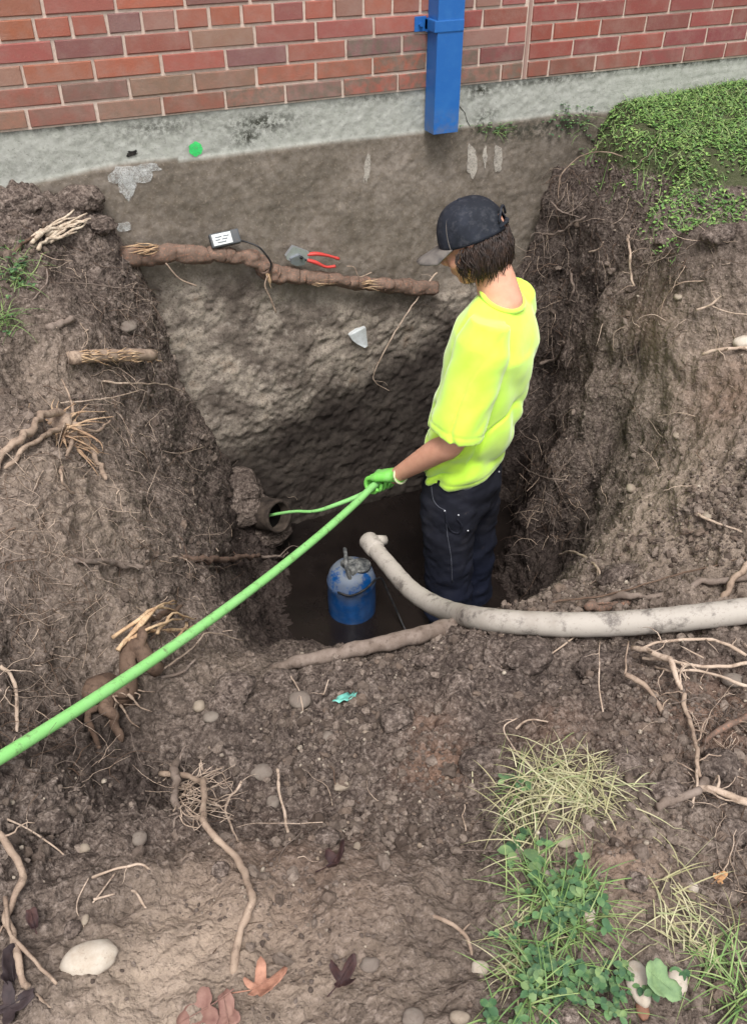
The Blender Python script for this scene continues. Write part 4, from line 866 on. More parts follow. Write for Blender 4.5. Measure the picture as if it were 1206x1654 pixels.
ROOTL = [
 ('long thin pale root hanging diagonally from beside the cap down the foundation', [(700, 436, .03), (668, 478, .05), (630, 535, .05), (602, 590, .05), (600, 605, .04), (624, 628, .02)], .0036, .0016, M_RPALE, 5, .07),
 ('curved pale root with a rusty elbow arching over the step in the near ground', [(250, 1246, .06), (300, 1298, .07), (350, 1358, .045), (385, 1405, .02), (400, 1450, .02), (399, 1490, .02), (388, 1530, .015), (377, 1572, .004)], .0062, .0068, M_RTAN, 0, .05),
 ('thin straight pale root standing up right of the curved root', [(449, 1242, .05), (457, 1300, .05), (463, 1355, .03), (477, 1412, .004)], .0038, .0026, M_RPALE, 1, .05),
 ('wiggly pale root beside the fan of white rootlets', [(392, 1270, .05), (375, 1282, .05), (371, 1330, .03), (387, 1365, .01)], .0032, .0018, M_RPALE, 1, .05),
 ('grey root stub with a frayed top behind the curved root', [(288, 1222, .07), (280, 1262, .05), (276, 1310, .03), (283, 1362, .0)], .0100, .0070, M_RGREY, 6, .06),
 ('short twig root lying bare on the trodden soil above the oval stone', [(145, 1418, .008), (185, 1405, .008), (225, 1402, .008), (247, 1408, .006)], .0026, .0022, M_RPALE, 1, .04, [([(190, 1410, .006), (166, 1440, .006), (150, 1458, .004)], .0018, .0014), ([(148, 1458, .006), (186, 1450, .006)], .0024, .0018), ([(142, 1422, .004), (125, 1460, .004), (136, 1500, .004)], .0014, .001)]),
 ('small pale root piece with a knobbly end beside the twig', [(213, 1436, .01), (228, 1446, .01), (240, 1470, .004)], .0028, .0014, M_RPALE, 0, .04),
 ('forked brown twig lying on smooth soil left of the weeds', [(692, 1475, .008), (720, 1492, .008), (752, 1520, .008), (764, 1550, .006)], .0040, .0028, M_RTAN, 0, .04, [([(742, 1512, .006), (756, 1498, .01)], .0022, .0012)]),
 ('long root running up the left edge towards the oval stone', [(-12, 1350, .03), (8, 1420, .03), (16, 1490, .02), (28, 1540, .02), (45, 1590, .012), (88, 1640, .004)], .0060, .0050, M_RTAN, 2, .06, [([(0, 1480, .03), (40, 1530, .02), (96, 1590, .01)], .0036, .0030)]),
 ('thin root crossing the dry ground at the left edge', [(2, 1318, .012), (50, 1350, .012), (115, 1385, .004)], .0020, .0014, M_RPALE, 1, .05),
 ('white forked root tip reaching over the hollow below the green hose', [(262, 1088, .02), (290, 1052, .04), (320, 1035, .05), (372, 1036, .05)], .0030, .0018, M_RPALE, 2, .05, [([(345, 1030, .05), (360, 1018, .06)], .0018, .001)]),
 ('straight broken grey root piece below the white forked tip', [(244, 1104, .01), (280, 1088, .02), (314, 1076, .02)], .0042, .0036, M_RGREY, 0, .05),
 ('pale root on the left edge curling down beside the bank', [(0, 1080, .02), (22, 1110, .02), (20, 1160, .02), (18, 1200, .01)], .0050, .0034, M_RPALE, 4, .08),
 ('smooth cut root end sticking out halfway down the left bank', [(112, 905, .005), (150, 910, .012), (190, 915, .016), (225, 917, .018)], .0075, .0085, M_RGREY, 4, .09),
 ('brown root with scraped bark between the left bank and the pipe mouth', [(285, 900, .01), (330, 903, .02), (375, 905, .03), (415, 903, .04)], .0110, .0085, M_BARKRED, 3, .09),
 ('crooked root tip poking out over the water beyond the green hose', [(415, 906, .04), (450, 895, .05), (470, 878, .05)], .0065, .0050, M_RGREY, 1, .05, [([(440, 900, .05), (470, 895, .05), (495, 902, .05)], .0032, .0020)]),
 ('thin pale root trailing across the top of the left bank', [(95, 652, .01), (160, 648, .015), (226, 633, .02)], .0026, .0018, M_RPALE, 2, .06),
 ('arching pale root above the root stump on the left bank', [(150, 612, .01), (200, 618, .02), (250, 622, .04), (290, 638, .03)], .0036, .0022, M_RPALE, 2, .07),
 ('thin root drooping below the tan log toward the pit', [(250, 725, .01), (285, 728, .02), (325, 727, .02)], .0020, .0014, M_RPALE, 1, .05),
 ('slender root along the left bank under the grass', [(60, 462, .01), (120, 462, .012), (180, 464, .015), (230, 468, .02)], .0026, .0018, M_RGREY, 2, .07),
 ('short bent root hanging by the small patch of grass', [(76, 434, .01), (76, 460, .015), (60, 480, .01), (38, 492, .004)], .0030, .0016, M_RGREY, 1, .05),
 ('stout root at the top of the right bank behind the cap', [(878, 380, .02), (905, 372, .05), (935, 362, .06), (960, 356, .05)], .0060, .0045, M_RGREY, 3, .08, [([(878, 380, .02), (884, 410, .02), (877, 430, .01)], .002, .0012), ([(935, 366, .05), (925, 385, .04)], .0028, .0016)]),
 ('forked twig high on the dark right bank', [(885, 325, .02), (905, 340, .03), (938, 330, .03)], .0034, .0022, M_RGREY, 2, .06, [([(905, 340, .03), (935, 346, .03)], .0026, .0016)]),
 ('slender root arching below the grass edge on the dark bank', [(900, 322, .01), (912, 290, .03), (945, 262, .04), (985, 250, .03), (1010, 254, .02)], .0030, .0018, M_RTAN, 3, .07),
 ('knobbly pale root dangling below the cut edge of the turf', [(1014, 380, .02), (1024, 405, .04), (1034, 435, .04), (1032, 468, .02)], .0048, .0030, M_RPALE, 4, .07),
 ('small crooked root beside the dangling one', [(952, 402, .02), (966, 398, .03), (978, 387, .03)], .0038, .0022, M_RPALE, 1, .04),
 ('split grey root stub sticking out of the right bank near the shirt', [(872, 583, .02), (890, 574, .04), (918, 562, .03)], .0080, .0060, M_RGREY, 5, .08),
 ('upright rotten root stub on the right bank above the shoulder height', [(928, 445, .02), (927, 465, .03), (926, 488, .02)], .0060, .0048, M_RGREY, 2, .05),
 ('pale root jutting from the right edge over the shelf', [(1134, 573, .03), (1170, 574, .03), (1215, 575, .03), (1260, 575, .02)], .0050, .0065, M_RPALE, 2, .07),
 ('crooked root with a curled tip on the upper right slope', [(1128, 500, .02), (1145, 490, .03), (1150, 473, .04)], .0040, .0030, M_RPALE, 2, .06, [([(1145, 492, .03), (1175, 502, .03), (1215, 510, .02)], .0022, .0018)]),
 ('thin root looping over the middle of the right slope', [(1062, 508, .008), (1080, 475, .015), (1105, 455, .02), (1140, 454, .01)], .0022, .0016, M_RTAN, 2, .07),
 ('zigzag root low on the right bank beside the jeans', [(852, 756, .02), (888, 766, .04), (915, 776, .03)], .0036, .0024, M_RGREY, 5, .08, [([(905, 770, .03), (920, 800, .03)], .0022, .0012)]),
 ('long thin root stuck out of the bank beside the hem of the shirt', [(835, 690, .02), (862, 702, .05), (882, 718, .04)], .0026, .0018, M_RGREY, 2, .07),
 ('straight root low on the right slope', [(1115, 822, .01), (1150, 840, .015), (1210, 862, .01)], .0042, .0034, M_RPALE, 2, .06),
 ('thin root along the middle of the right slope', [(1055, 672, .006), (1100, 668, .008), (1128, 674, .006)], .0018, .0014, M_RPALE, 1, .05),
 ('broken root at the right edge of the pit behind the white hose', [(907, 893, .02), (930, 905, .03), (955, 925, .03), (963, 940, .01)], .0050, .0040, M_RPALE, 3, .06),
 ('long grey root lying behind the white hose', [(955, 985, .01), (990, 972, .015), (1060, 962, .015), (1130, 945, .015), (1215, 932, .015), (1260, 925, .01)], .0105, .0080, M_RGREY, 2, .08),
 ('brown root stub touching the white hose', [(950, 990, .02), (985, 980, .025), (1012, 968, .02)], .0125, .0100, M_BARKRED, 1, .06),
 ('thick root rising at the right edge beyond the white hose', [(1172, 968, .01), (1184, 942, .03), (1206, 918, .03), (1240, 905, .02)], .0095, .0085, M_RTAN, 0, .06),
 ('thin dark root running beside the grey root at the rear of the hose', [(830, 985, .01), (900, 978, .015), (1000, 962, .02), (1100, 935, .02), (1215, 905, .02)], .0028, .0024, M_RBROWN, 2, .06),
 ('pale thin root curving over the crumbled soil in front of the hose', [(785, 1078, .008), (830, 1080, .012), (870, 1065, .012), (928, 1030, .02)], .0026, .0022, M_RPALE, 1, .05),
 ('straight thin twig standing up in the middle of the crumbled soil', [(976, 1160, .0), (974, 1120, .05), (972, 1078, .09)], .0022, .0012, M_RPALE, 1, .04),
 ('short dry twig standing above the grass tuft', [(850, 1240, .0), (843, 1190, .05), (832, 1155, .08)], .0024, .0012, M_RPALE, 1, .04),
 ('pale twig lying just above the dry grass tuft', [(832, 1178, .01), (870, 1170, .02), (930, 1178, .01)], .0028, .0020, M_RPALE, 2, .05),
 ('thick peeled root of the upper right tangle', [(1038, 1062, .05), (1062, 1090, .05), (1095, 1128, .02)], .0075, .0060, M_RPALE, 4, .08),
 ('split root beside the peeled root in the right tangle', [(1028, 1093, .05), (1048, 1118, .04), (1072, 1160, .01)], .0055, .0060, M_RTAN, 2, .06, [([(1028, 1093, .05), (1005, 1054, .06)], .0026, .0016)]),
 ('twisting root descending through the right tangle', [(1100, 1130, .03), (1090, 1160, .03), (1102, 1200, .03), (1120, 1240, .03), (1135, 1262, .02)], .0050, .0045, M_RTAN, 5, .09),
 ('fat bent root at the bottom of the right tangle', [(1052, 1304, .015), (1085, 1306, .02), (1112, 1290, .025), (1122, 1262, .03)], .0085, .0095, M_RGREY, 2, .07),
 ('root running off the right edge below the tangle', [(1130, 1286, .02), (1165, 1295, .02), (1215, 1300, .02)], .0065, .0075, M_RPALE, 3, .08),
 ('thin straight white root beside the fat bent root', [(1118, 1265, .03), (1122, 1300, .03), (1112, 1352, .004)], .0030, .0018, M_RPALE, 1, .05),
 ('rusty broken root jutting in from the right edge', [(1142, 1198, .02), (1175, 1178, .03), (1212, 1156, .03), (1250, 1135, .02)], .0065, .0080, M_BARKRED, 2, .05),
 ('pale forked root reaching in from the right below the white hose', [(1048, 1060, .04), (1100, 1062, .05), (1160, 1064, .05), (1215, 1066, .04)], .0030, .0040, M_RPALE, 5, .07, [([(1140, 1063, .05), (1130, 1045, .07)], .002, .001)]),
 ('second pale root under the forked one at the right', [(1052, 1072, .03), (1100, 1082, .04), (1150, 1098, .035), (1215, 1085, .03)], .0034, .0045, M_RPALE, 3, .07),
 ('third pale root lowest of the bundle at the right', [(1048, 1084, .02), (1090, 1095, .03), (1130, 1100, .03), (1215, 1108, .03)], .0024, .0036, M_RPALE, 2, .07),
 ('twig poking up from the crumbled soil beyond the turquoise scrap', [(520, 1118, .0), (508, 1135, .03), (530, 1092, .06)], .0016, .0014, M_RPALE, 1, .04),
 ('dry twig leaning against a clod left of the turquoise scrap', [(480, 1090, .03), (487, 1120, .02), (489, 1160, .004)], .0022, .0014, M_RPALE, 1, .04),
]
for t_ in ROOTL: root(*t_)
# fan of fine white rootlets
mb = MB(); rf = random.Random(8)
for k in range(26):
    x, y = 286+rf.uniform(-4, 8), 1300+rf.uniform(-30, 30); p = [(x, y, .02)]; a = rf.uniform(-.9, .9)
    for s_ in range(5): x += 16*math.cos(a)+rf.uniform(-5, 5); y += 16*math.sin(a)+rf.uniform(-5, 5)-2; p.append((x, y, .02+.008*s_))
    add_root(mb, p, .0016, .0007, 0, 4, n=4, seed=k)
tag(mb.build('rootlet_fan', M_RPALE), 'fan of fine white rootlets spreading from the grey root stub', 'root', 'roots sticking out of the dug soil')

# ---- splintered stump on the left bank
def stump(name, label, px, py, arms, rad, n_fr, mat_a, mat_b, lift=.02):
    c, n_ = SEE(px, py, lift); e = empty(name, c, label, 'stump'); mb = MB()
    for pts, r0, r1 in arms: add_root(mb, pts, r0, r1, 0, 8, .25, 9, int(pts[0][0]))
    v_ = ICO3[0]; v_ = v_*(1+.35*fbm(v_+px, 1.5, 3, 3)+.1*fbm(v_*[4, 4, 1], 2, 2, 5))[:, None]; mb.add([c+Vector(tuple(a*rad*Vector((.7, .6, .8))[i] for i, a in enumerate(p)))-UP*rad*.2 for p in v_], [tuple(f) for f in ICO3[1]])
    mb.build('root_arms', mat_a, e)
    mb = MB(); rs = random.Random(int(px)); toward = (CAM-c).normalized()
    for k in range(n_fr):
        a = rs.uniform(0, 6.28); d = (Vector((math.cos(a), math.sin(a)*.6, rs.uniform(-.9, .5)))+toward*.5).normalized(); p = c+Vector((rs.uniform(-1, 1), rs.uniform(-1, 1), rs.uniform(-1, 1)))*rad*.5
        l_ = rad*rs.uniform(.6, 1.7); q = [p, p+d*l_*.4, p+d*l_*.75+Vector((0, 0, -.01)), p+d*l_+Vector((rs.uniform(-.02, .02), 0, -.02))]
        mb.tube([Vector(v) for v in spline([tuple(v) for v in q], 4)], [min(rad*.09, .0052)*rs.uniform(.5, 1.4)*(1-.85*i/12) for i in range(13)], 5, flat=rs.uniform(.4, 1))
    mb.build('splinters', mat_b, e); return e
stump('root_stump', 'tan splintered root stump with pale arms spread over the left bank', 105, 695,
      [([(110, 690, .03), (70, 675, .03), (35, 700, .03), (5, 752, .02), (-20, 790, .01)], .012, .008), ([(115, 700, .03), (135, 730, .03), (165, 775, .02)], .011, .007), ([(95, 700, .03), (60, 730, .03), (15, 765, .02)], .008, .005),
       ([(108, 690, .03), (150, 690, .03), (172, 684, .02)], .006, .003), ([(105, 680, .03), (108, 640, .03), (102, 612, .01)], .005, .002), ([(112, 720, .02), (95, 770, .02), (120, 800, .01)], .006, .003)], .08, 110, M_RTAN, wood('splinter_tan', (176, 150, 122), (148, 120, 96), (104, 82, 66)))
stump('root_stump', 'torn stump with a bent brown root under the green hose', 185, 1105,
      [([(150, 1130, .0), (168, 1110, .04), (190, 1085, .05), (230, 1060, .04)], .030, .018), ([(188, 1100, .05), (184, 1135, .05), (186, 1165, .03), (202, 1200, .0)], .018, .008), ([(190, 1092, .05), (240, 1040, .05), (292, 998, .03)], .014, .006),
       ([(170, 1115, .03), (150, 1160, .03), (160, 1215, .0)], .012, .005)], .05, 20, M_RBROWN, M_RTAN)
mb = MB(); rs = random.Random(4)
for k in range(9):
    x0, y0 = 215+rs.uniform(-12, 20), 1052+rs.uniform(-14, 14); add_root(mb, [(x0, y0, .05), (x0+40, y0-30, .055), (x0+75, y0-30+rs.uniform(-14, 10), .06)], .006, .002, 0, 5, n=5, seed=k)
tag(mb.build('torn_wood_strip', M_SPLIT), 'pale yellow strips of torn wood beside the green hose', 'wood')

# ---- logs and splintered wood on the left bank
def log(label, a, b, r, mat, end, name='log', frays=10, rr2=None):
    p, q = SEE(*a)[0], SEE(*b)[0]; e = empty(name, (p+q)/2, label, 'log'); mb = MB(); m_ = 14
    path = wob([p.lerp(q, i/m_) for i in range(m_+1)], r*.12, 7); mb.tube(path, [r*(.95+.03*math.sin(i*1.9)) for i in range(m_+1)], 10, flat=.8); mb.build('bark', mat, e)
    mb = MB(); d = (q-p).normalized(); splinters(mb, q-d*.015, d, frays, .035, r*.75, random.Random(2)); [splinters(mb, p.lerp(q, .1+.14*k_)+(CAM-p).normalized()*r*.75, d, frays, .07, r*.55, random.Random(3+k_)) for k_ in range(5)]; mb.build('split_end', end, e)
log('short split log with orange heartwood jutting out of the left bank', (108, 577, .012), (224, 582, .05), .025, M_RTAN, M_SPLIT, frays=16)
mb = MB(); rs = random.Random(14)
for k in range(12):
    x0, y0 = 60+rs.uniform(-10, 20), 392+rs.uniform(-12, 12); add_root(mb, [(x0, y0, .01), (x0+28, y0-16, .025), (x0+66, y0-32+rs.uniform(-6, 6), .03)], .007, .0025, 0, 5, n=5, seed=k)
tag(mb.build('splintered_wood', wood('splinter_pale', (206, 192, 172), (178, 160, 140), (130, 112, 96))), 'pale splintered piece of wood lying at the top of the left bank', 'wood')
root('dark bare branch pointing up to the splintered wood', [(14, 410, .01), (45, 392, .012), (80, 378, .014)], .006, .004, M_RBROWN, 2, .06, name='branch', cat='branch')
root('flat weathered board-like root piece half buried in the left bank', [(85, 530, .004), (110, 516, .006), (120, 510, .006)], .012, .010, M_RGREY, 0, .05, name='wood_piece', cat='wood')

# ---- big root across the near lip of the pit
LR = empty('root', SEE(600, 1045)[0], 'thick grey root crossing the near lip of the pit under the white hose', 'root', 'roots sticking out of the dug soil')
mb = MB(); lp = [Vector(p) for p in spline([tuple(at_z(x, y, z)) for x, y, z in [(440, 1082, -.84), (480, 1068, -.80), (540, 1056, -.785), (610, 1042, -.775), (670, 1028, -.785), (720, 1014, -.81), (770, 1002, -.84)]], 8)]
mb.tube(wob(lp, .004, 2), [.014+.008*min(1, i/30)+.0015*math.sin(i) for i in range(len(lp))], 14); mb.build('bark', M_RGREY, LR)

# ================================================================== FINE ROOT HAIRS (stuff)
mb = MB(); rf = random.Random(99)
zones = [(60, 800, 110, 170, 260), (180, 620, 110, 110, 160), (250, 480, 70, 60, 90), (60, 950, 80, 150, 170), (250, 900, 130, 120, 130), (230, 740, 90, 60, 70), (890, 500, 45, 230, 230), (890, 800, 60, 90, 190), (920, 300, 80, 80, 90), (1060, 500, 110, 130, 110),
         (1100, 720, 110, 160, 60), (1150, 1180, 70, 120, 120), (40, 1150, 60, 100, 70), (1180, 1400, 50, 120, 90), (100, 420, 90, 80, 60), (300, 1290, 60, 50, 40), (120, 1250, 110, 60, 30), (700, 1300, 300, 200, 40), (480, 860, 60, 40, 30), (690, 450, 30, 40, 40), (240, 480, 60, 60, 60), (1080, 400, 120, 40, 60)]
for cx, cy, sx_, sy_, n_ in zones:
    for k in range(int(n_*1.25)):
        x, y = rf.gauss(cx, sx_*.55), rf.gauss(cy, sy_*.55); p, nrm = SEE(x, y, .003)
        if p.z < WATER_Z+.03 or p.y > -.02: continue
        d = Vector((rf.uniform(-1, 1), rf.uniform(-1, 1), rf.uniform(-1.2, .6))).normalized(); q = [p]; st_ = rf.uniform(.006, .018)*(1.5 if rf.random() < .15 else 1); lift = rf.uniform(.3, 1.6) if rf.random() < .35 else .15
        for s_ in range(7):
            d = (d+Vector((rf.uniform(-.55, .55), rf.uniform(-.55, .55), rf.uniform(-.6, .4)))).normalized(); d = (d-nrm*d.dot(nrm)*.8+nrm*.06*lift).normalized(); p = p+d*st_; q.append(p.copy())
        r0 = rf.uniform(.0006, .0013)*(1.7 if rf.random() < .1 else 1)
        mb.tube(q, [r0*(1-.5*i/7) for i in range(8)], 3, mi=rf.choice([0, 0, 1, 2]), cap=False)
tag(mb.build('root_hairs', [M_RGREY, M_RPALE, M_RBROWN]), 'tangle of fine root hairs on the cut banks', kind='stuff')

# ================================================================== CLODS AND GRAVEL (stuff), STONES
nrs = np.random.RandomState(5)
def lumps(name, positions, sizes, mat, icos, ang=.28, squash=(.55, .95), sink=.25, attrn=None, parent=None, smooth=False):
    V_, F_, C_ = [], [], []; off = 0; base, fa = icos
    for (p, s) in zip(positions, sizes):
        q = nrs.normal(size=4); q /= np.linalg.norm(q); a, b, c, d = q
        M = np.array([[1-2*(c*c+d*d), 2*(b*c-a*d), 2*(b*d+a*c)], [2*(b*c+a*d), 1-2*(b*b+d*d), 2*(c*d-a*b)], [2*(b*d-a*c), 2*(c*d+a*b), 1-2*(b*b+c*c)]])
        w_ = base*(1+ang*nrs.uniform(-1, 1, (len(base), 1)))*np.array([1, nrs.uniform(.65, 1), nrs.uniform(*squash)])
        V_.append((w_@M.T)*s+np.array(p)+np.array([0, 0, s*(.5-sink)])); F_.append(fa+off); off += len(base); C_.append(np.full(len(base), nrs.random()))
    V_ = np.concatenate(V_); F_ = np.concatenate(F_); me = bpy.data.meshes.new(name); me.from_pydata(V_.tolist(), [], F_.tolist()); me.update()
    a = me.attributes.new('rnd', 'FLOAT', 'POINT'); a.data.foreach_set('value', np.concatenate(C_)); return link(name, me, mat, parent, smooth)
def lump_mat(name, cols, bump_d=.002):
    m = NT(name, .93, .2); c = m.ramp(m.attr('rnd', 'Fac'), [(i/(len(cols)-1), rgb(*k)) for i, k in enumerate(cols)])
    c = m.mix(m.ramp(m.noise(150, 4, .7), [(.35, .55), (.55, 0)]), c, rgb(70, 58, 50))
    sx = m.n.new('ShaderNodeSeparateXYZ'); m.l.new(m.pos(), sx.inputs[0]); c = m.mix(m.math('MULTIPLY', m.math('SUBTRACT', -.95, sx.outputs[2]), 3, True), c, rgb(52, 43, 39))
    m.color(c); m.bump(m.noise(300, 4, .7), .5, bump_d); return m.m
gv = P2.reshape(nx_ := len(AX), ny_ := len(AY), 3)
fl = P2; area_ok = (fl[:, 0] > -.5) & (fl[:, 0] < 2.45) & (fl[:, 1] < -.03) & (fl[:, 1] > -2.8) & (fl[:, 2] > WATER_Z-.01)
turf = (fl[:, 2] > -.07) & (fl[:, 0] > 1.85)
dens = np.clip(.35+.9*fbm(fl, 2.6, 3, 123)+.5*fbm(fl, 9, 2, 124), .03, 1.6)
near = np.exp(-((fl[:, 1]+1.85)/.38)**2)*(fl[:, 0] > .0)
dens = dens*(1+2.2*near)
dens *= np.where(rough < .75, .35, 1); dens[~area_ok | turf] = 0
def pick(n_, w_): return fl[nrs.choice(len(fl), n_, p=w_/w_.sum())]+nrs.uniform(-.004, .004, (n_, 3))*[1, 1, 0]
SOILC = [(76, 66, 60), (96, 85, 78), (112, 100, 92), (88, 77, 70), (128, 115, 105)]
M_CLOD = lump_mat('clods', SOILC)
M_CLOD2 = lump_mat('big_clods', [(74, 63, 56), (104, 92, 83), (138, 124, 113), (92, 80, 72), (122, 106, 94)], .004)
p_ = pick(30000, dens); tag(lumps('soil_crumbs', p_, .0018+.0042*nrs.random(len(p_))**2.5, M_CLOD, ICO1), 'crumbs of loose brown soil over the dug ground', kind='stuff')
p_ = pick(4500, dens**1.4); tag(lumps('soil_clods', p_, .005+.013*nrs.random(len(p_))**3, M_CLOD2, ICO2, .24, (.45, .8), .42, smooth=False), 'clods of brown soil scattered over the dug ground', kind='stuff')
M_GRAV = lump_mat('gravel', [(150, 138, 124), (120, 108, 98), (176, 164, 148), (134, 116, 100)])
gd = dens.copy(); gd *= (1+2*((fl[:, 0] > 1.2) & (fl[:, 1] < -1.1)))
p_ = pick(2400, gd); tag(lumps('gravel', p_, .0025+.005*nrs.random(len(p_))**3, M_GRAV, ICO1, .12, smooth=True), 'small pale gravel in the loose soil', kind='stuff')

def stone_mat(name, a, b, c):
    m = NT(name, .8, .3); k = m.mix(m.ramp(m.noise(30, 5, .7), [(.35, 0), (.65, 1)]), rgb(*a), rgb(*b)); k = m.mix(m.ramp(m.noise(110, 5, .75), [(.58, 0), (.7, .7)]), k, rgb(*c)); m.color(k); m.bump(m.noise(160, 4), .25, .002); return m.m
S_PALE = stone_mat('stone_pale', (186, 176, 162), (166, 152, 136), (120, 104, 90)); S_BUFF = stone_mat('stone_buff', (150, 138, 122), (130, 116, 102), (96, 84, 74)); S_GREY = stone_mat('stone_grey', (124, 114, 104), (104, 92, 84), (80, 68, 60)); S_BROWN = stone_mat('stone_brown', (112, 94, 80), (94, 78, 68), (70, 58, 50)); S_RUST = stone_mat('stone_rust', (138, 100, 80), (118, 84, 68), (90, 64, 50))
S_BROWN = soil_material('soil_stone', 1.12, False)
def stone(label, px, py, wpx, hpx, mat, seed, ang=0, rough_=.08, group='stones lying in the dug soil', squash=.75, name='stone'):
    c, n_ = SEE(px, py); dep = -(_q.transposed() @ (c-CAM)).z; w_ = wpx/F_PX*dep/2; h_ = hpx/F_PX*dep/2*1.25
    v, f = ICO3; v = v.copy(); v *= (1+rough_*fbm(v+seed*3.1, 1.6, 3, seed)+rough_*.8*(clods(v+seed, 1.5, seed)-.4))[:, None]
    rg = Vector((math.cos(HEAD), -math.sin(HEAD), 0)); a = math.radians(ang); fwd = Vector((math.sin(HEAD), math.cos(HEAD), 0))
    ux = rg*math.cos(a)+fwd*math.sin(a); uy = -rg*math.sin(a)+fwd*math.cos(a)
    if mat is S_BROWN or (mat is S_GREY and wpx > 24): rough_ = rough_*2.2; squash *= .8
    hgt = min(w_, h_)*squash
    cc = c+Vector((0, 0, hgt*(.15 if mat is S_BROWN else .35))); P_ = np.array([tuple(cc+ux*(x*w_)+uy*(y*h_)+UP*(z*hgt)) for x, y, z in v])
    me = bpy.data.meshes.new(name); me.from_pydata(P_.tolist(), [], f.tolist()); me.update(); o = link(name, me, mat); return tag(o, label, 'stone', group)
for a in [('large smooth pale oval stone at the lower left', 145, 1553, 90, 46, S_PALE, 3, 16, .07), ('cream coloured stone under the tip of the green leaf', 1030, 1590, 40, 58, S_PALE, 5, 0, .08), ('smooth pale oval stone to the right of the green leaf', 1092, 1589, 34, 40, S_PALE, 6, -20, .06),
          ('round pale stone in the middle of the weeds', 890, 1422, 28, 26, S_PALE, 7, 0, .1), ('small pale stone right of the weed patch', 950, 1478, 22, 24, S_PALE, 8, 0, .1), ('brown round stone half sunk right of the weeds', 1028, 1426, 38, 30, S_BROWN, 9, 0, .1),
          ('grey disc-like stone near the straight pale root', 424, 1251, 40, 28, S_GREY, 10, 0, .05), ('small grey stone below the disc-like one', 441, 1298, 22, 20, S_GREY, 11, 0, .1), ('pale flat stone left of the foreground weeds', 774, 1566, 30, 22, S_PALE, 12, 20, .1),
          ('small dark grey stone at the bottom edge of the trodden soil', 597, 1560, 34, 20, S_GREY, 13, 12, .15), ('broad brown stone by the hollow below the pump root', 378, 1112, 66, 52, S_BROWN, 14, 0, .12), ('round dark stone in front of the broad brown one', 357, 1140, 44, 40, S_BROWN, 15, 0, .1),
          ('small pale pebble left of the round dark stone', 322, 1142, 20, 18, S_BUFF, 16, 0, .1), ('pebble beside the small pale pebble', 340, 1160, 26, 18, S_GREY, 17, 20, .12), ('flat-topped grey stone beside the thin twig', 484, 1133, 36, 28, S_GREY, 18, 0, .08),
          ('large blocky earth-brown stone at the right of the turquoise scrap', 742, 1105, 48, 50, S_BROWN, 19, 0, .14), ('rounded boulder just behind the near lip of the pit', 570, 1030, 60, 30, S_BROWN, 20, 0, .1), ('squarish brown stone at the foot of the step', 527, 1358, 44, 36, S_BROWN, 21, 0, .14),
          ('small pale pebble at the foot of the step', 577, 1371, 14, 18, S_BUFF, 22, 0, .1), ('white pebble right of the weeds', 1118, 1435, 18, 14, S_PALE, 23, 0, .1), ('pale pebble above the trodden ground at the left', 137, 1372, 20, 14, S_BUFF, 24, 0, .1),
          ('grey stone half buried near the hollow at the left', 225, 1356, 26, 22, S_GREY, 25, 0, .12), ('brown stone above the oval stone', 118, 1502, 28, 26, S_BROWN, 26, 0, .1), ('tiny pale pebble above the oval stone', 138, 1486, 12, 16, S_BUFF, 27, 0, .1),
          ('buff pebble in the middle of the crumbled soil', 551, 1271, 26, 14, S_BUFF, 28, 15, .15), ('upright pebble beyond the buff pebble', 530, 1195, 22, 22, S_GREY, 29, 0, .15), ('tan pebble inside the mound of the grass tuft', 909, 1361, 28, 18, S_BUFF, 30, 0, .1), ('brown stone under the dry grass', 882, 1350, 28, 26, S_BROWN, 31, 0, .1),
          ('grey stone at the bottom edge in front of the leaves', 666, 1646, 36, 24, S_GREY, 32, 0, .1), ('pale grey stone at the bottom edge', 742, 1645, 34, 18, S_BUFF, 33, 0, .1), ('brown lump of stone hidden in the low weeds', 910, 1572, 52, 42, S_BROWN, 34, 0, .14), ('tan stone at the bottom among the weeds', 912, 1640, 46, 36, S_BROWN, 35, 0, .12),
          ('rust red stone under the green leaf', 1036, 1632, 20, 26, S_RUST, 36, 0, .16), ('rust brown clod on the mound at the right', 1010, 1235, 46, 36, S_BROWN, 37, 0, .16), ('chunky brown stone below the tangled roots', 1078, 1282, 60, 40, S_BROWN, 38, 0, .16), ('grey stone below the pale root bundle', 1182, 1101, 38, 24, S_GREY, 39, 0, .1),
          ('pale stone sticking out at the right edge of the slope', 1200, 556, 34, 22, S_PALE, 40, 15, .1), ('small buff stone on the right slope below the turf', 1094, 481, 14, 14, S_BUFF, 41, 0, .1), ('small pale stone in the middle of the right slope', 1091, 705, 12, 12, S_BUFF, 42, 0, .1), ('buff stone low on the right slope', 1018, 790, 16, 14, S_BUFF, 43, 0, .1),
          ('pale pebble beside the low root on the right slope', 1141, 836, 18, 18, S_BUFF, 44, 0, .1), ('brown stone jammed behind the white hose', 925, 945, 44, 20, S_BROWN, 45, 0, .16), ('small buff pebble on the bank left of the pipe mouth', 395, 800, 12, 10, S_BUFF, 47, 0, .1),
          ('grey stone resting on the far bank beside the left log', 205, 530, 30, 34, S_GREY, 48, 0, .14), ('tan flat stone near the lip root', 690, 1068, 60, 30, S_BROWN, 49, 0, .14), ('stone embedded in crumbled soil behind the tuft', 800, 1328, 36, 32, S_BROWN, 50, 0, .14), ('small stone beside the curved root elbow', 357, 1405, 28, 24, S_BROWN, 51, 0, .14)]:
    stone(*a)
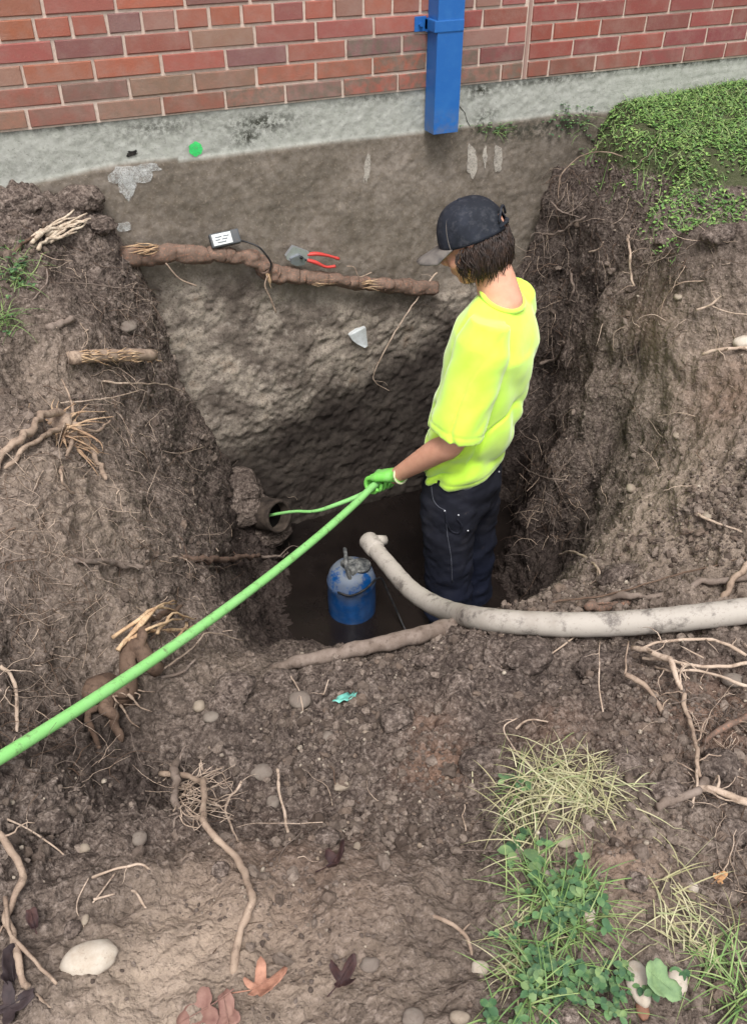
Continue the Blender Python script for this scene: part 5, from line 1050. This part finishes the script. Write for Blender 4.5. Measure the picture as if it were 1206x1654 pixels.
# soil heap over the pipe and lumps on the left top
def clump(label, px, py, wpx, hpx, seed, squash=.6, z=None):
    c, n_ = SEE(px, py); c = z or c; dep = -(_q.transposed() @ (c-CAM)).z; s = wpx/F_PX*dep/2; v, f = ICO3
    bm = bmesh.new(); bmesh.ops.create_icosphere(bm, subdivisions=4, radius=1); v = np.array([tuple(x.co) for x in bm.verts]); bm.verts.index_update(); f = [[x.index for x in fc.verts] for fc in bm.faces]; bm.free()
    v = v*(1+.22*fbm(v+seed, 1.4, 4, seed)+.10*(clods(v, 2.6, seed)-.4))[:, None]*np.array([s, s*hpx/wpx*1.2, s*squash])+np.array(c)
    me = bpy.data.meshes.new('earth_clod'); me.from_pydata(v.tolist(), [], f); me.update(); tag(link('earth_clod', me, soil_clod), label, 'clod', 'large clods of earth')
soil_clod = soil_material('soil_clod', 1, False)
CL = [('broad flat clod of grey earth against the foundation at the far left', 30, 335, 90, 40), ('cracked clod of earth next to the pale splintered wood', 130, 325, 80, 44), ('dark clod of earth left of the whitewashed patch', 165, 365, 44, 40), ('wide crumbling clod in front of the white hose', 850, 1060, 90, 50), ('lump of earth beside the hose in the right foreground', 960, 1075, 70, 40),
      ('clod of earth below the turquoise scrap', 640, 1160, 60, 40), ('rough clod left of the grass tuft', 770, 1230, 60, 40), ('clod of earth at the foot of the tangled roots', 1160, 1240, 70, 50), ('dark clod above the hollow on the left', 75, 1330, 70, 40), ('clod of earth hanging on the right bank behind the hose', 1000, 930, 70, 30),
      ('dry clod at the right edge below the tangle', 1185, 1345, 60, 40), ('lumpy clod among the weeds', 868, 1510, 56, 40), ('clod of earth on the lip left of the pump', 450, 1100, 60, 30), ('clod under the cut edge of the turf', 1080, 385, 50, 30), ('clod beside the turf corner', 1160, 380, 60, 30), ]
for i, (l_, px, py, a_, b_) in enumerate(CL): clump(l_, px, py, a_, b_, 60+i)
clump('big moist clod of earth sitting over the pipe mouth', 430, 790, 110, 90, 99, .8, PIPE_M-ax*.21+UP*.085-Vector((.05, 0, 0))); clump('dark wet clod under the pipe mouth', 440, 860, 90, 40, 98, .5, PIPE_M-ax*.10-UP*.12)

# ================================================================== PLANTS
def leaf_mat(name, cols, rough_=.6):
    m = NT(name, rough_, .3); c = m.ramp(m.attr('rnd', 'Fac'), [(i/(len(cols)-1), rgb(*k)) for i, k in enumerate(cols)]); c = m.mix(m.ramp(m.noise(90, 4), [(.5, 0), (.75, .4)]), c, rgb(150, 170, 100)); m.color(c)
    m.b.inputs['Transmission Weight'].default_value = 0; return m.m
M_LEAF = leaf_mat('weed_leaf', [(44, 72, 48), (62, 94, 60), (88, 120, 76), (54, 84, 60), (120, 142, 92)]); M_TURF = leaf_mat('turf_leaf', [(58, 92, 48), (92, 132, 64), (124, 160, 82), (76, 112, 62), (150, 172, 100)])
M_STRAW = leaf_mat('straw', [(172, 162, 128), (148, 142, 104), (190, 182, 150), (124, 134, 88)], .7); M_GRASS = leaf_mat('grass_blade', [(82, 112, 62), (108, 138, 76), (138, 152, 98), (66, 96, 56)])
class LB:
    def __init__(s): s.v = []; s.f = []; s.c = []
    def leaf(s, p, d, up, L, W, rnd, curl=.3):
        d = d.normalized(); side = d.cross(up)
        if side.length < 1e-3: side = d.orthogonal()
        side.normalize(); up2 = side.cross(d); n = len(s.v); r = rnd.random()
        prof = [(0, .08), (.25, .75), (.55, 1), (.82, .7), (1, .05)]
        for t_, w_ in prof:
            c = p+d*(L*t_)-up2*(curl*L*t_*t_); s.v += [tuple(c-side*(W*w_/2)+up2*(.12*W*w_)), tuple(c), tuple(c+side*(W*w_/2)+up2*(.12*W*w_))]
        s.c += [r]*15
        for i in range(4):
            a = n+i*3; s.f += [(a, a+1, a+4, a+3), (a+1, a+2, a+5, a+4)]
    def blade(s, p, d, L, W, rnd, droop=.8, seg=6):
        d = d.normalized(); q = Vector(p); n = len(s.v); r = rnd.random(); side = Vector((rnd.uniform(-1, 1), rnd.uniform(-1, 1), 0)).normalized(); side = (side-d*side.dot(d)).normalized(); bend = Vector((rnd.uniform(-1, 1), rnd.uniform(-1, 1), 0))*.25
        for i in range(seg+1):
            w_ = W*(1-(i/seg)**2)*.5+W*.03; s.v += [tuple(q-side*w_), tuple(q+side*w_)]; q = q+d*(L/seg); d = (d+(Vector((0, 0, -1))*droop+bend)/seg).normalized()
            g, _n = drop(q.x, q.y)
            if q.z < g.z+.003 and g.z-q.z < .05: q.z = g.z+.003+rnd.random()*.004; d.z = max(d.z, -.05)
        s.c += [r]*(2*(seg+1)); s.f += [(n+2*i, n+2*i+1, n+2*i+3, n+2*i+2) for i in range(seg)]
    def build(s, name, mat, parent=None):
        me = bpy.data.meshes.new(name); me.from_pydata(s.v, [], s.f); me.update(); a = me.attributes.new('rnd', 'FLOAT', 'POINT'); a.data.foreach_set('value', s.c); return link(name, me, mat, parent)
rp = random.Random(31)
lb = LB(); gb = LB(); cnt = 0
edge = [Vector((1.80, 0)), ]
while cnt < 32000:
    x, y = rp.uniform(1.7, 3.9), rp.uniform(-1.45, .0)
    if not in_turf(x+rp.gauss(0, .03), y+rp.gauss(0, .03)): continue
    g, n_ = drop(x, y)
    if g.z < -.2 or fbm(np.array([[x*9, y*9, 3.]]), 1, 3, 17)[0] < -1.0+.35*rp.random(): continue
    cnt += 1; a = rp.uniform(0, 6.28); dryness = vnoise(np.array([[x*3.5, y*3.5, 0]]), 7)[0]
    if rp.random() < .62: lb.leaf(g+UP*rp.uniform(.0, .012), Vector((math.cos(a), math.sin(a), rp.uniform(-.1, .5))), UP, rp.uniform(.008, .018), rp.uniform(.006, .013), rp)
    else: gb.blade(g, Vector((math.cos(a)*.5, math.sin(a)*.5, rp.uniform(.4, 1))), rp.uniform(.02, .05), .0028, rp, 1.0, 4)
tag(lb.build('grass', M_TURF), 'low green clover and lawn beside the wall at the upper right', kind='stuff'); tag(gb.build('grass_blades', M_GRASS), 'blades of lawn grass at the upper right', kind='stuff')
def weed(label, px, py, w_, h_, n_, blades=0, size=(.014, .028), mat=M_LEAF, name='weed', group='weeds growing in the near ground', gmat=M_GRASS):
    c, _n = SEE(px, py); e = empty(name, c, label, 'weed', group); L_ = LB(); B_ = LB(); st_ = MB(); rw = random.Random(int(px*3+py))
    for k in range(n_):
        x, y = px+rw.gauss(0, w_*.33), py+rw.gauss(0, h_*.33); p, nn = SEE(x, y); a = rw.uniform(0, 6.28); hgt = rw.uniform(.006, .035); q = p+UP*hgt+Vector((math.cos(a), math.sin(a), 0))*.01
        if rw.random() < .5: st_.tube([p, p.lerp(q, .5)+UP*.004, q], .0007, 3, cap=False)
        ls = rw.uniform(*size)
        for j in range(3): aa = a+(j-1)*1.5; L_.leaf(q, Vector((math.cos(aa), math.sin(aa), rw.uniform(-.1, .35))), UP, ls*rw.uniform(.7, 1), ls*rw.uniform(.55, .8), rw, .25)
    for k in range(blades):
        x, y = px+rw.gauss(0, w_*.3), py+rw.gauss(0, h_*.3); p, nn = SEE(x, y); a = rw.uniform(0, 6.28); B_.blade(p, Vector((math.cos(a)*.8, math.sin(a)*.8, rw.uniform(.2, 1))), rw.uniform(.05, .13), .0022, rw, 1.3)
    if n_: L_.build('leaves', mat, e); st_.build('stems', M_GRASS, e)
    if blades: B_.build('blades', gmat, e)
WD = [('leafy green weed along the left side of the low mound', 872, 1440, 70, 80, 55, 60), ('green weed right of the round pale stone', 935, 1440, 50, 60, 40, 20), ('dense green weed around the pale stone in the middle', 920, 1490, 70, 60, 60, 60), ('weed at the left edge of the mound near the lumpy clod', 860, 1560, 60, 90, 55, 50),
          ('bushy bright weed at the bottom of the mound', 965, 1610, 110, 70, 120, 20), ('bright green weed low at the left of the bushy one', 870, 1610, 60, 60, 45, 40), ('little weed at the very bottom left of the patch', 800, 1648, 50, 14, 14, 6), ('broad leaved green weed above the weed patch', 862, 1385, 30, 30, 9, 10, (.02, .035)),
          ('small weed hidden in the left of the grass tuft', 838, 1288, 40, 50, 14, 20)]
for a in WD: a = list(a); a[5] = int(a[5]*.38); a[3] *= 1.1; a[6] = int(a[6]*1.3); a += [(.009, .02)] if len(a) < 8 else []; weed(*a)
weed('small fresh green plant on the top of the left bank', 30, 440, 50, 60, 26, 60, (.01, .018)); weed('bright grass sprig at the left edge of the bank', 6, 520, 22, 50, 8, 60, (.008, .014)); weed('pale weed sprouting between the turf and the post', 800, 214, 60, 12, 30, 30, (.008, .014)); weed('green weed spilling over the turf corner', 925, 200, 60, 40, 70, 20, (.01, .018))
def tuft(label, px, py, w_, h_, n_, mat, Lr=(.08, .2), bias=(0, 0)):
    B_ = LB(); rw = random.Random(int(px+py)); 
    for k in range(n_):
        p, nn = SEE(px+rw.gauss(0, w_*.33), py+rw.gauss(0, h_*.33)); a = rw.uniform(0, 6.28)
        B_.blade(p+UP*.004, Vector((math.cos(a)+bias[0], math.sin(a)+bias[1], rw.uniform(.1, .8))), rw.uniform(*Lr), .0022, rw, 1.3, 8)
    tag(B_.build('grass_tuft', mat), label, 'grass', 'dry grass tufts')
tuft('large tuft of dry straw coloured grass on top of the mound', 915, 1275, 130, 70, 300, M_STRAW, (.06, .15)); tuft('dry grass straggling down the left of the mound', 850, 1340, 60, 90, 60, M_STRAW, (.05, .14)); tuft('dry grass trailing down the right side of the mound', 1070, 1440, 40, 120, 40, M_STRAW, (.06, .13), (.3, -.8))
tuft('green and straw grass spread near the right edge', 1150, 1530, 100, 60, 40, M_STRAW, (.05, .11)); tuft('green grass blades under the straw at the right edge', 1160, 1560, 80, 80, 35, M_GRASS, (.05, .11)); tuft('grass at the lower right corner', 1195, 1600, 50, 60, 45, M_GRASS, (.06, .12)); tuft('fine dry grass caught left of the weeds', 840, 1520, 26, 140, 60, M_STRAW, (.04, .1))

# ---- fallen leaves
def fallen(label, px, py, size, ang, mat, lobes=5, curl=.35, name='fallen_leaf', seed=1, lift=.006):
    c, nn = SEE(px, py, lift); rw = random.Random(seed); out = []
    N_ = 40
    for k in range(N_):
        a = 2*math.pi*k/N_; lob = abs(math.cos(a*lobes/2))**1.6; r_ = size*(.42+.58*lob)*(.75+.25*math.cos(a))*(1+rw.uniform(-.08, .08)); out.append((r_*math.cos(a), r_*math.sin(a)))
    u = Vector((math.cos(HEAD+math.radians(ang)), -math.sin(HEAD)+math.sin(math.radians(ang)), 0)); u = (u-nn*u.dot(nn)).normalized(); w_ = nn.cross(u)
    vs = [c]; fs = []
    for ring in (.35, .7, 1.0):
        for x, y in out: x, y = x*ring, y*ring; vs.append(c+u*x+w_*y+nn*(curl*(x*x*.9+y*y*1.6)/size+.08*size*math.sin(x/size*7+seed)*math.cos(y/size*6)))
    for k in range(N_):
        fs.append((0, 1+k, 1+(k+1) % N_))
        for r_ in (0, 1): fs.append((1+r_*N_+k, 1+(r_+1)*N_+k, 1+(r_+1)*N_+(k+1) % N_, 1+r_*N_+(k+1) % N_))
    me = bpy.data.meshes.new(name); me.from_pydata([tuple(v) for v in vs], [], fs); me.update(); o = link(name, me, mat); md = o.modifiers.new('t', 'SOLIDIFY'); md.thickness = .0008
    tag(o, label, 'leaf', 'fallen leaves'); mb = MB(); mb.tube([c-u*size*1.1+nn*.006, c-u*size*.3+nn*.002, c+u*size*.9+nn*.004+nn*curl*size*.6], [.0012, .0009, .0004], 5); mb.build('leaf_stalk', mat, o)
def lm(name, a, b): 
    m = NT(name, .7, .3); m.color(m.mix(m.ramp(m.noise(45, 5, .7), [(.35, 0), (.65, 1)]), rgb(*a), rgb(*b))); m.bump(m.vor(70), .3, .003); return m.m
L_OR = lm('leaf_orange', (178, 132, 110), (140, 98, 80)); L_RD = lm('leaf_russet', (138, 106, 94), (118, 84, 76)); L_DK = lm('leaf_dark', (70, 46, 42), (48, 34, 36)); L_PU = lm('leaf_purple', (66, 54, 54), (46, 38, 40)); L_GN = lm('leaf_green', (126, 150, 104), (104, 128, 92)); L_TN = lm('leaf_tan', (186, 144, 100), (150, 110, 78))
fallen('orange crumpled maple leaf at the bottom left of centre', 418, 1608, .042, 20, L_OR, 5, .6, seed=2, lift=.012); fallen('russet fallen leaf lying flat beside the orange one', 335, 1632, .045, 160, L_RD, 3, .3, seed=3); fallen('russet leaf folded behind the flat russet one', 372, 1645, .035, 60, L_RD, 3, .4, seed=4)
fallen('dark curled leaf at the foot of the step', 545, 1398, .034, 10, L_DK, 3, .9, seed=5); fallen('dark crumpled leaf near the bottom centre', 552, 1590, .030, 40, L_DK, 4, 1.0, seed=6, lift=.01); fallen('dark purple leaf at the lower left corner', 14, 1580, .040, 80, L_PU, 3, .5, seed=7); fallen('second purple leaf at the bottom of the left corner', 16, 1630, .040, 20, L_PU, 4, .5, seed=8)
fallen('long green leaf standing between the two pale stones', 1062, 1600, .048, 100, L_GN, 2, .5, seed=9, lift=.02); fallen('small tan leaf on the soil at the right', 1158, 1420, .016, 30, L_TN, 3, .6, seed=10); fallen('tiny brown leaf standing left of the brown stone', 57, 1502, .018, 70, L_DK, 2, 1.2, seed=11, lift=.01)
# turquoise scrap
m = NT('turquoise_plastic', .5, .4); m.color(m.mix(m.ramp(m.noise(60, 4), [(.4, 0), (.65, 1)]), rgb(116, 188, 172), rgb(92, 160, 148)))
c, nn = SEE(562, 1132, .01); mb = MB(); rw = random.Random(3); vs = []; fs = []; ux = Vector((math.cos(HEAD), -math.sin(HEAD), 0)); uy = nn.cross(ux).normalized()
for i in range(8):
    for j in range(5):
        vs.append(c+ux*((i-3.5)*.0088+(j-2)*.004)+uy*((j-2)*.011*(1-.12*abs(i-3.5))+(i-3.5)*.002+rw.uniform(-.002, .002))+nn*rw.uniform(-.005, .006))
fs = [(i*5+j, (i+1)*5+j, (i+1)*5+j+1, i*5+j+1) for i in range(7) for j in range(4) if (i, j) not in ((5, 0), (6, 3), (4, 3))]
mb.add(vs, fs); o = mb.build('plastic_scrap', m.m); md = o.modifiers.new('t', 'SOLIDIFY'); md.thickness = .001; tag(o, 'torn scrap of turquoise plastic lying on the crumbled soil', 'scrap')

# ================================================================== TOOLS ON THE ROOT
def plain(name, c, r=.5, s=.4, met=0):
    m = NT(name, r, s); m.color(m.mix(m.ramp(m.noise(80, 4, .7), [(.5, 0), (.75, .35)]), rgb(*c), rgb(110, 98, 88))); m.b.inputs['Metallic'].default_value = met; return m.m
M_DGREY = plain('dark_plastic', (74, 76, 78)); M_LAB = plain('white_label', (206, 208, 206), .6); M_RED = plain('red_grip', (190, 62, 56), .45); M_STEEL = plain('bright_steel', (176, 180, 184), .35, .5, .6)
dc = at_y(363, 386, -.062); dv = empty('meter', dc, 'grey handheld meter with a white label lying on the root by the wall', 'meter')
TX = Matrix.Translation(dc) @ Matrix.Rotation(R(-4), 4, 'Y') @ Matrix.Rotation(R(-30), 4, 'X')
mb = MB(); mb.box((-.052, -.016, -.024), (.052, .014, .024), TX, bev=.005); mb.build('case', M_DGREY, dv)
mb = MB(); mb.box((-.045, -.0185, -.019), (.022, -.0155, .019), TX, bev=.001); lbl = mb.build('label_plate', M_LAB, dv)
mb = MB()
for zz, xs in ((.008, [(-.034, -.012), (-.006, .014)]), (-.001, [(-.036, -.020), (-.012, .006)]), (-.010, [(-.03, .0)])):
    for a_, b_ in xs: mb.box((a_, -.0195, zz-.0018), (b_, -.0183, zz+.0018), TX)
mb.build('label_mark', plain('label_ink', (120, 126, 130)), lbl)
mb = MB(); mb.tube([Vector(p) for p in spline([tuple(at_y(x, y, d)) for x, y, d in [(388, 388, -.06), (402, 392, -.08), (418, 399, -.10), (430, 412, -.108), (438, 426, -.11), (436, 438, -.105)]], 8)], [.0035]*41, 8); mb.build('lead', M_BLACK, dv)
pc = at_y(497, 418, -.06); pr = empty('pipe_cutter', pc, 'silver ratchet cutter with red handles resting against the foundation', 'cutter')
def W2(x, y, d=-.06): return at_y(x, y, d)
mb = MB()
def slab(mb, pts, d0, d1, off=0):
    a = [at_y(x, y, d0) for x, y in pts]; b_ = [at_y(x, y, d1) for x, y in pts]; n = len(pts); b0 = [Vector((p.x, d1, p.z)) for p in a]
    mb.add(a+b0, [tuple(range(n)), tuple(range(n, 2*n))[::-1]]+[(k, (k+1) % n, n+(k+1) % n, n+k)[::-1] for k in range(n)])
slab(mb, [(462, 414), (474, 398), (486, 402), (500, 408), (498, 420), (490, 428), (476, 424), (464, 420)], -.068, -.050); mb.build('jaw', M_STEEL, pr, False)
mb = MB(); slab(mb, [(470, 418), (484, 412), (494, 418), (492, 428), (480, 430), (470, 426)], -.078, -.068); mb.build('blade', plain('grey_steel', (120, 124, 128), .4, .5, .5), pr, False)
mb = MB(); mb.tube([W2(487, 416, -.078), W2(487, 416, -.086)], .006, 10); mb.tube([W2(494, 420, -.078), W2(494, 420, -.084)], .004, 8); mb.build('pivot', M_BLACK, pr)
for pts in ([(496, 411, -.062), (512, 410, -.066), (530, 413, -.066), (547, 418, -.062)], [(496, 420, -.066), (510, 424, -.070), (526, 431, -.070), (541, 430, -.066)]):
    mb = MB(); pp = [Vector(p) for p in spline([tuple(at_y(*p)) for p in pts], 6)]; mb.tube(pp, [.0075+.0015*math.sin(i*.35) for i in range(len(pp))], 10, flat=.8); mb.build('handle', M_RED, pr)

# ================================================================== MARKS ON THE WALL
def patch(name, cx, cy, wpx, hpx, mat, seed, lift=.0035, ang=0, soft=.35):
    mb = MB(); n_ = 22; c, nn = FW(cx, cy, lift); vs = [c]
    for k in range(n_):
        a = 2*math.pi*k/n_; r_ = 1+soft*fbm(np.array([[math.cos(a)*1.5, math.sin(a)*1.5, seed]]), 1.5, 3, seed)[0]; x, y = wpx/2*math.cos(a)*r_, hpx/2*math.sin(a)*r_; ca, sa = math.cos(R(ang)), math.sin(R(ang))
        vs.append(FW(cx+x*ca-y*sa, cy+x*sa+y*ca, lift)[0])
    mb.add(vs, [(0, 1+k, 1+(k+1) % n_) for k in range(n_)]); return mb.build(name, mat, wall)
def chalk(name, c, a=.6):
    m = NT(name, .9, .1); n = m.noise(60, 5, .75); tr = m.n.new('ShaderNodeBsdfTransparent'); mx = m.n.new('ShaderNodeMixShader'); m.color(m.mix(m.ramp(m.noise(25, 4), [(.4, 0), (.7, 1)]), rgb(*c), rgb(*[int(v*.88) for v in c])))
    n = m.math('ADD', m.math('MULTIPLY', n, .6), m.math('MULTIPLY', m.noise(300, 3, .6), .4))
    m.l.new(m.ramp(n, [(a-.30, .85), (a, 0)]), mx.inputs[0]); m.l.new(tr.outputs[0], mx.inputs[1]); m.l.new(m.b.outputs[0], mx.inputs[2]); m.l.new(mx.outputs[0], m.n['Material Output'].inputs['Surface']); return m.m
M_CHALK = chalk('whitewash', (206, 206, 202), .66); M_CH2 = chalk('chalky_residue', (184, 176, 164), .74); M_GRN = chalk('green_marking_paint', (60, 214, 110), .78)
for a in [(210, 282, 70, 34), (206, 298, 28, 44), (240, 270, 40, 14)]: patch('paint_patch', *a, M_CHALK, int(a[0]), soft=.22)
patch('paint_patch', 200, 366, 24, 16, M_CHALK, 9, soft=.2)
for a in [(592, 272, 10, 44, 8), (761, 262, 18, 50, 0), (782, 252, 8, 34, 0), (803, 256, 16, 40, 0)]: patch('mortar_smear', *a[:4], M_CH2, a[0], ang=a[4])
patch('paint_spot', 316, 240, 22, 24, M_GRN, 5, soft=.2)
mb = MB(); c = at_y(213, 248, .004); vs = [c]
patch('hole', 213, 248, 20, 9, plain('hole_dark', (24, 22, 20), .9), 12, soft=.5)
crk = MB(); crk.tube([FW(x, y, .0)[0] for x, y in [(742, 172), (750, 182), (754, 196), (762, 210)]], .0016, 5); crk.build('crack', plain('crack_dark', (50, 48, 44), .9), wall)
# pale concrete chip showing in the earth face
c, nn = FW(578, 543, .004); vs = []
o = MB(); pts = [(560, 541), (574, 534), (588, 524), (590, 530), (589, 556), (585, 560), (574, 552), (566, 549)]
a_ = [FW(x, y, .016)[0] for x, y in pts]; b_ = [p+Vector((0, .04, 0)) for p in a_]; n = len(pts)
o.add(a_+b_, [tuple(range(n))[::-1], tuple(range(n, 2*n))]+[(k, (k+1) % n, n+(k+1) % n, n+k) for k in range(n)]); tag(o.build('concrete_chip', stone_mat('chip', (196, 200, 200), (170, 172, 170), (130, 126, 118)), None, False), 'pale pointed chip of concrete set in the earth face behind the worker', 'stone')
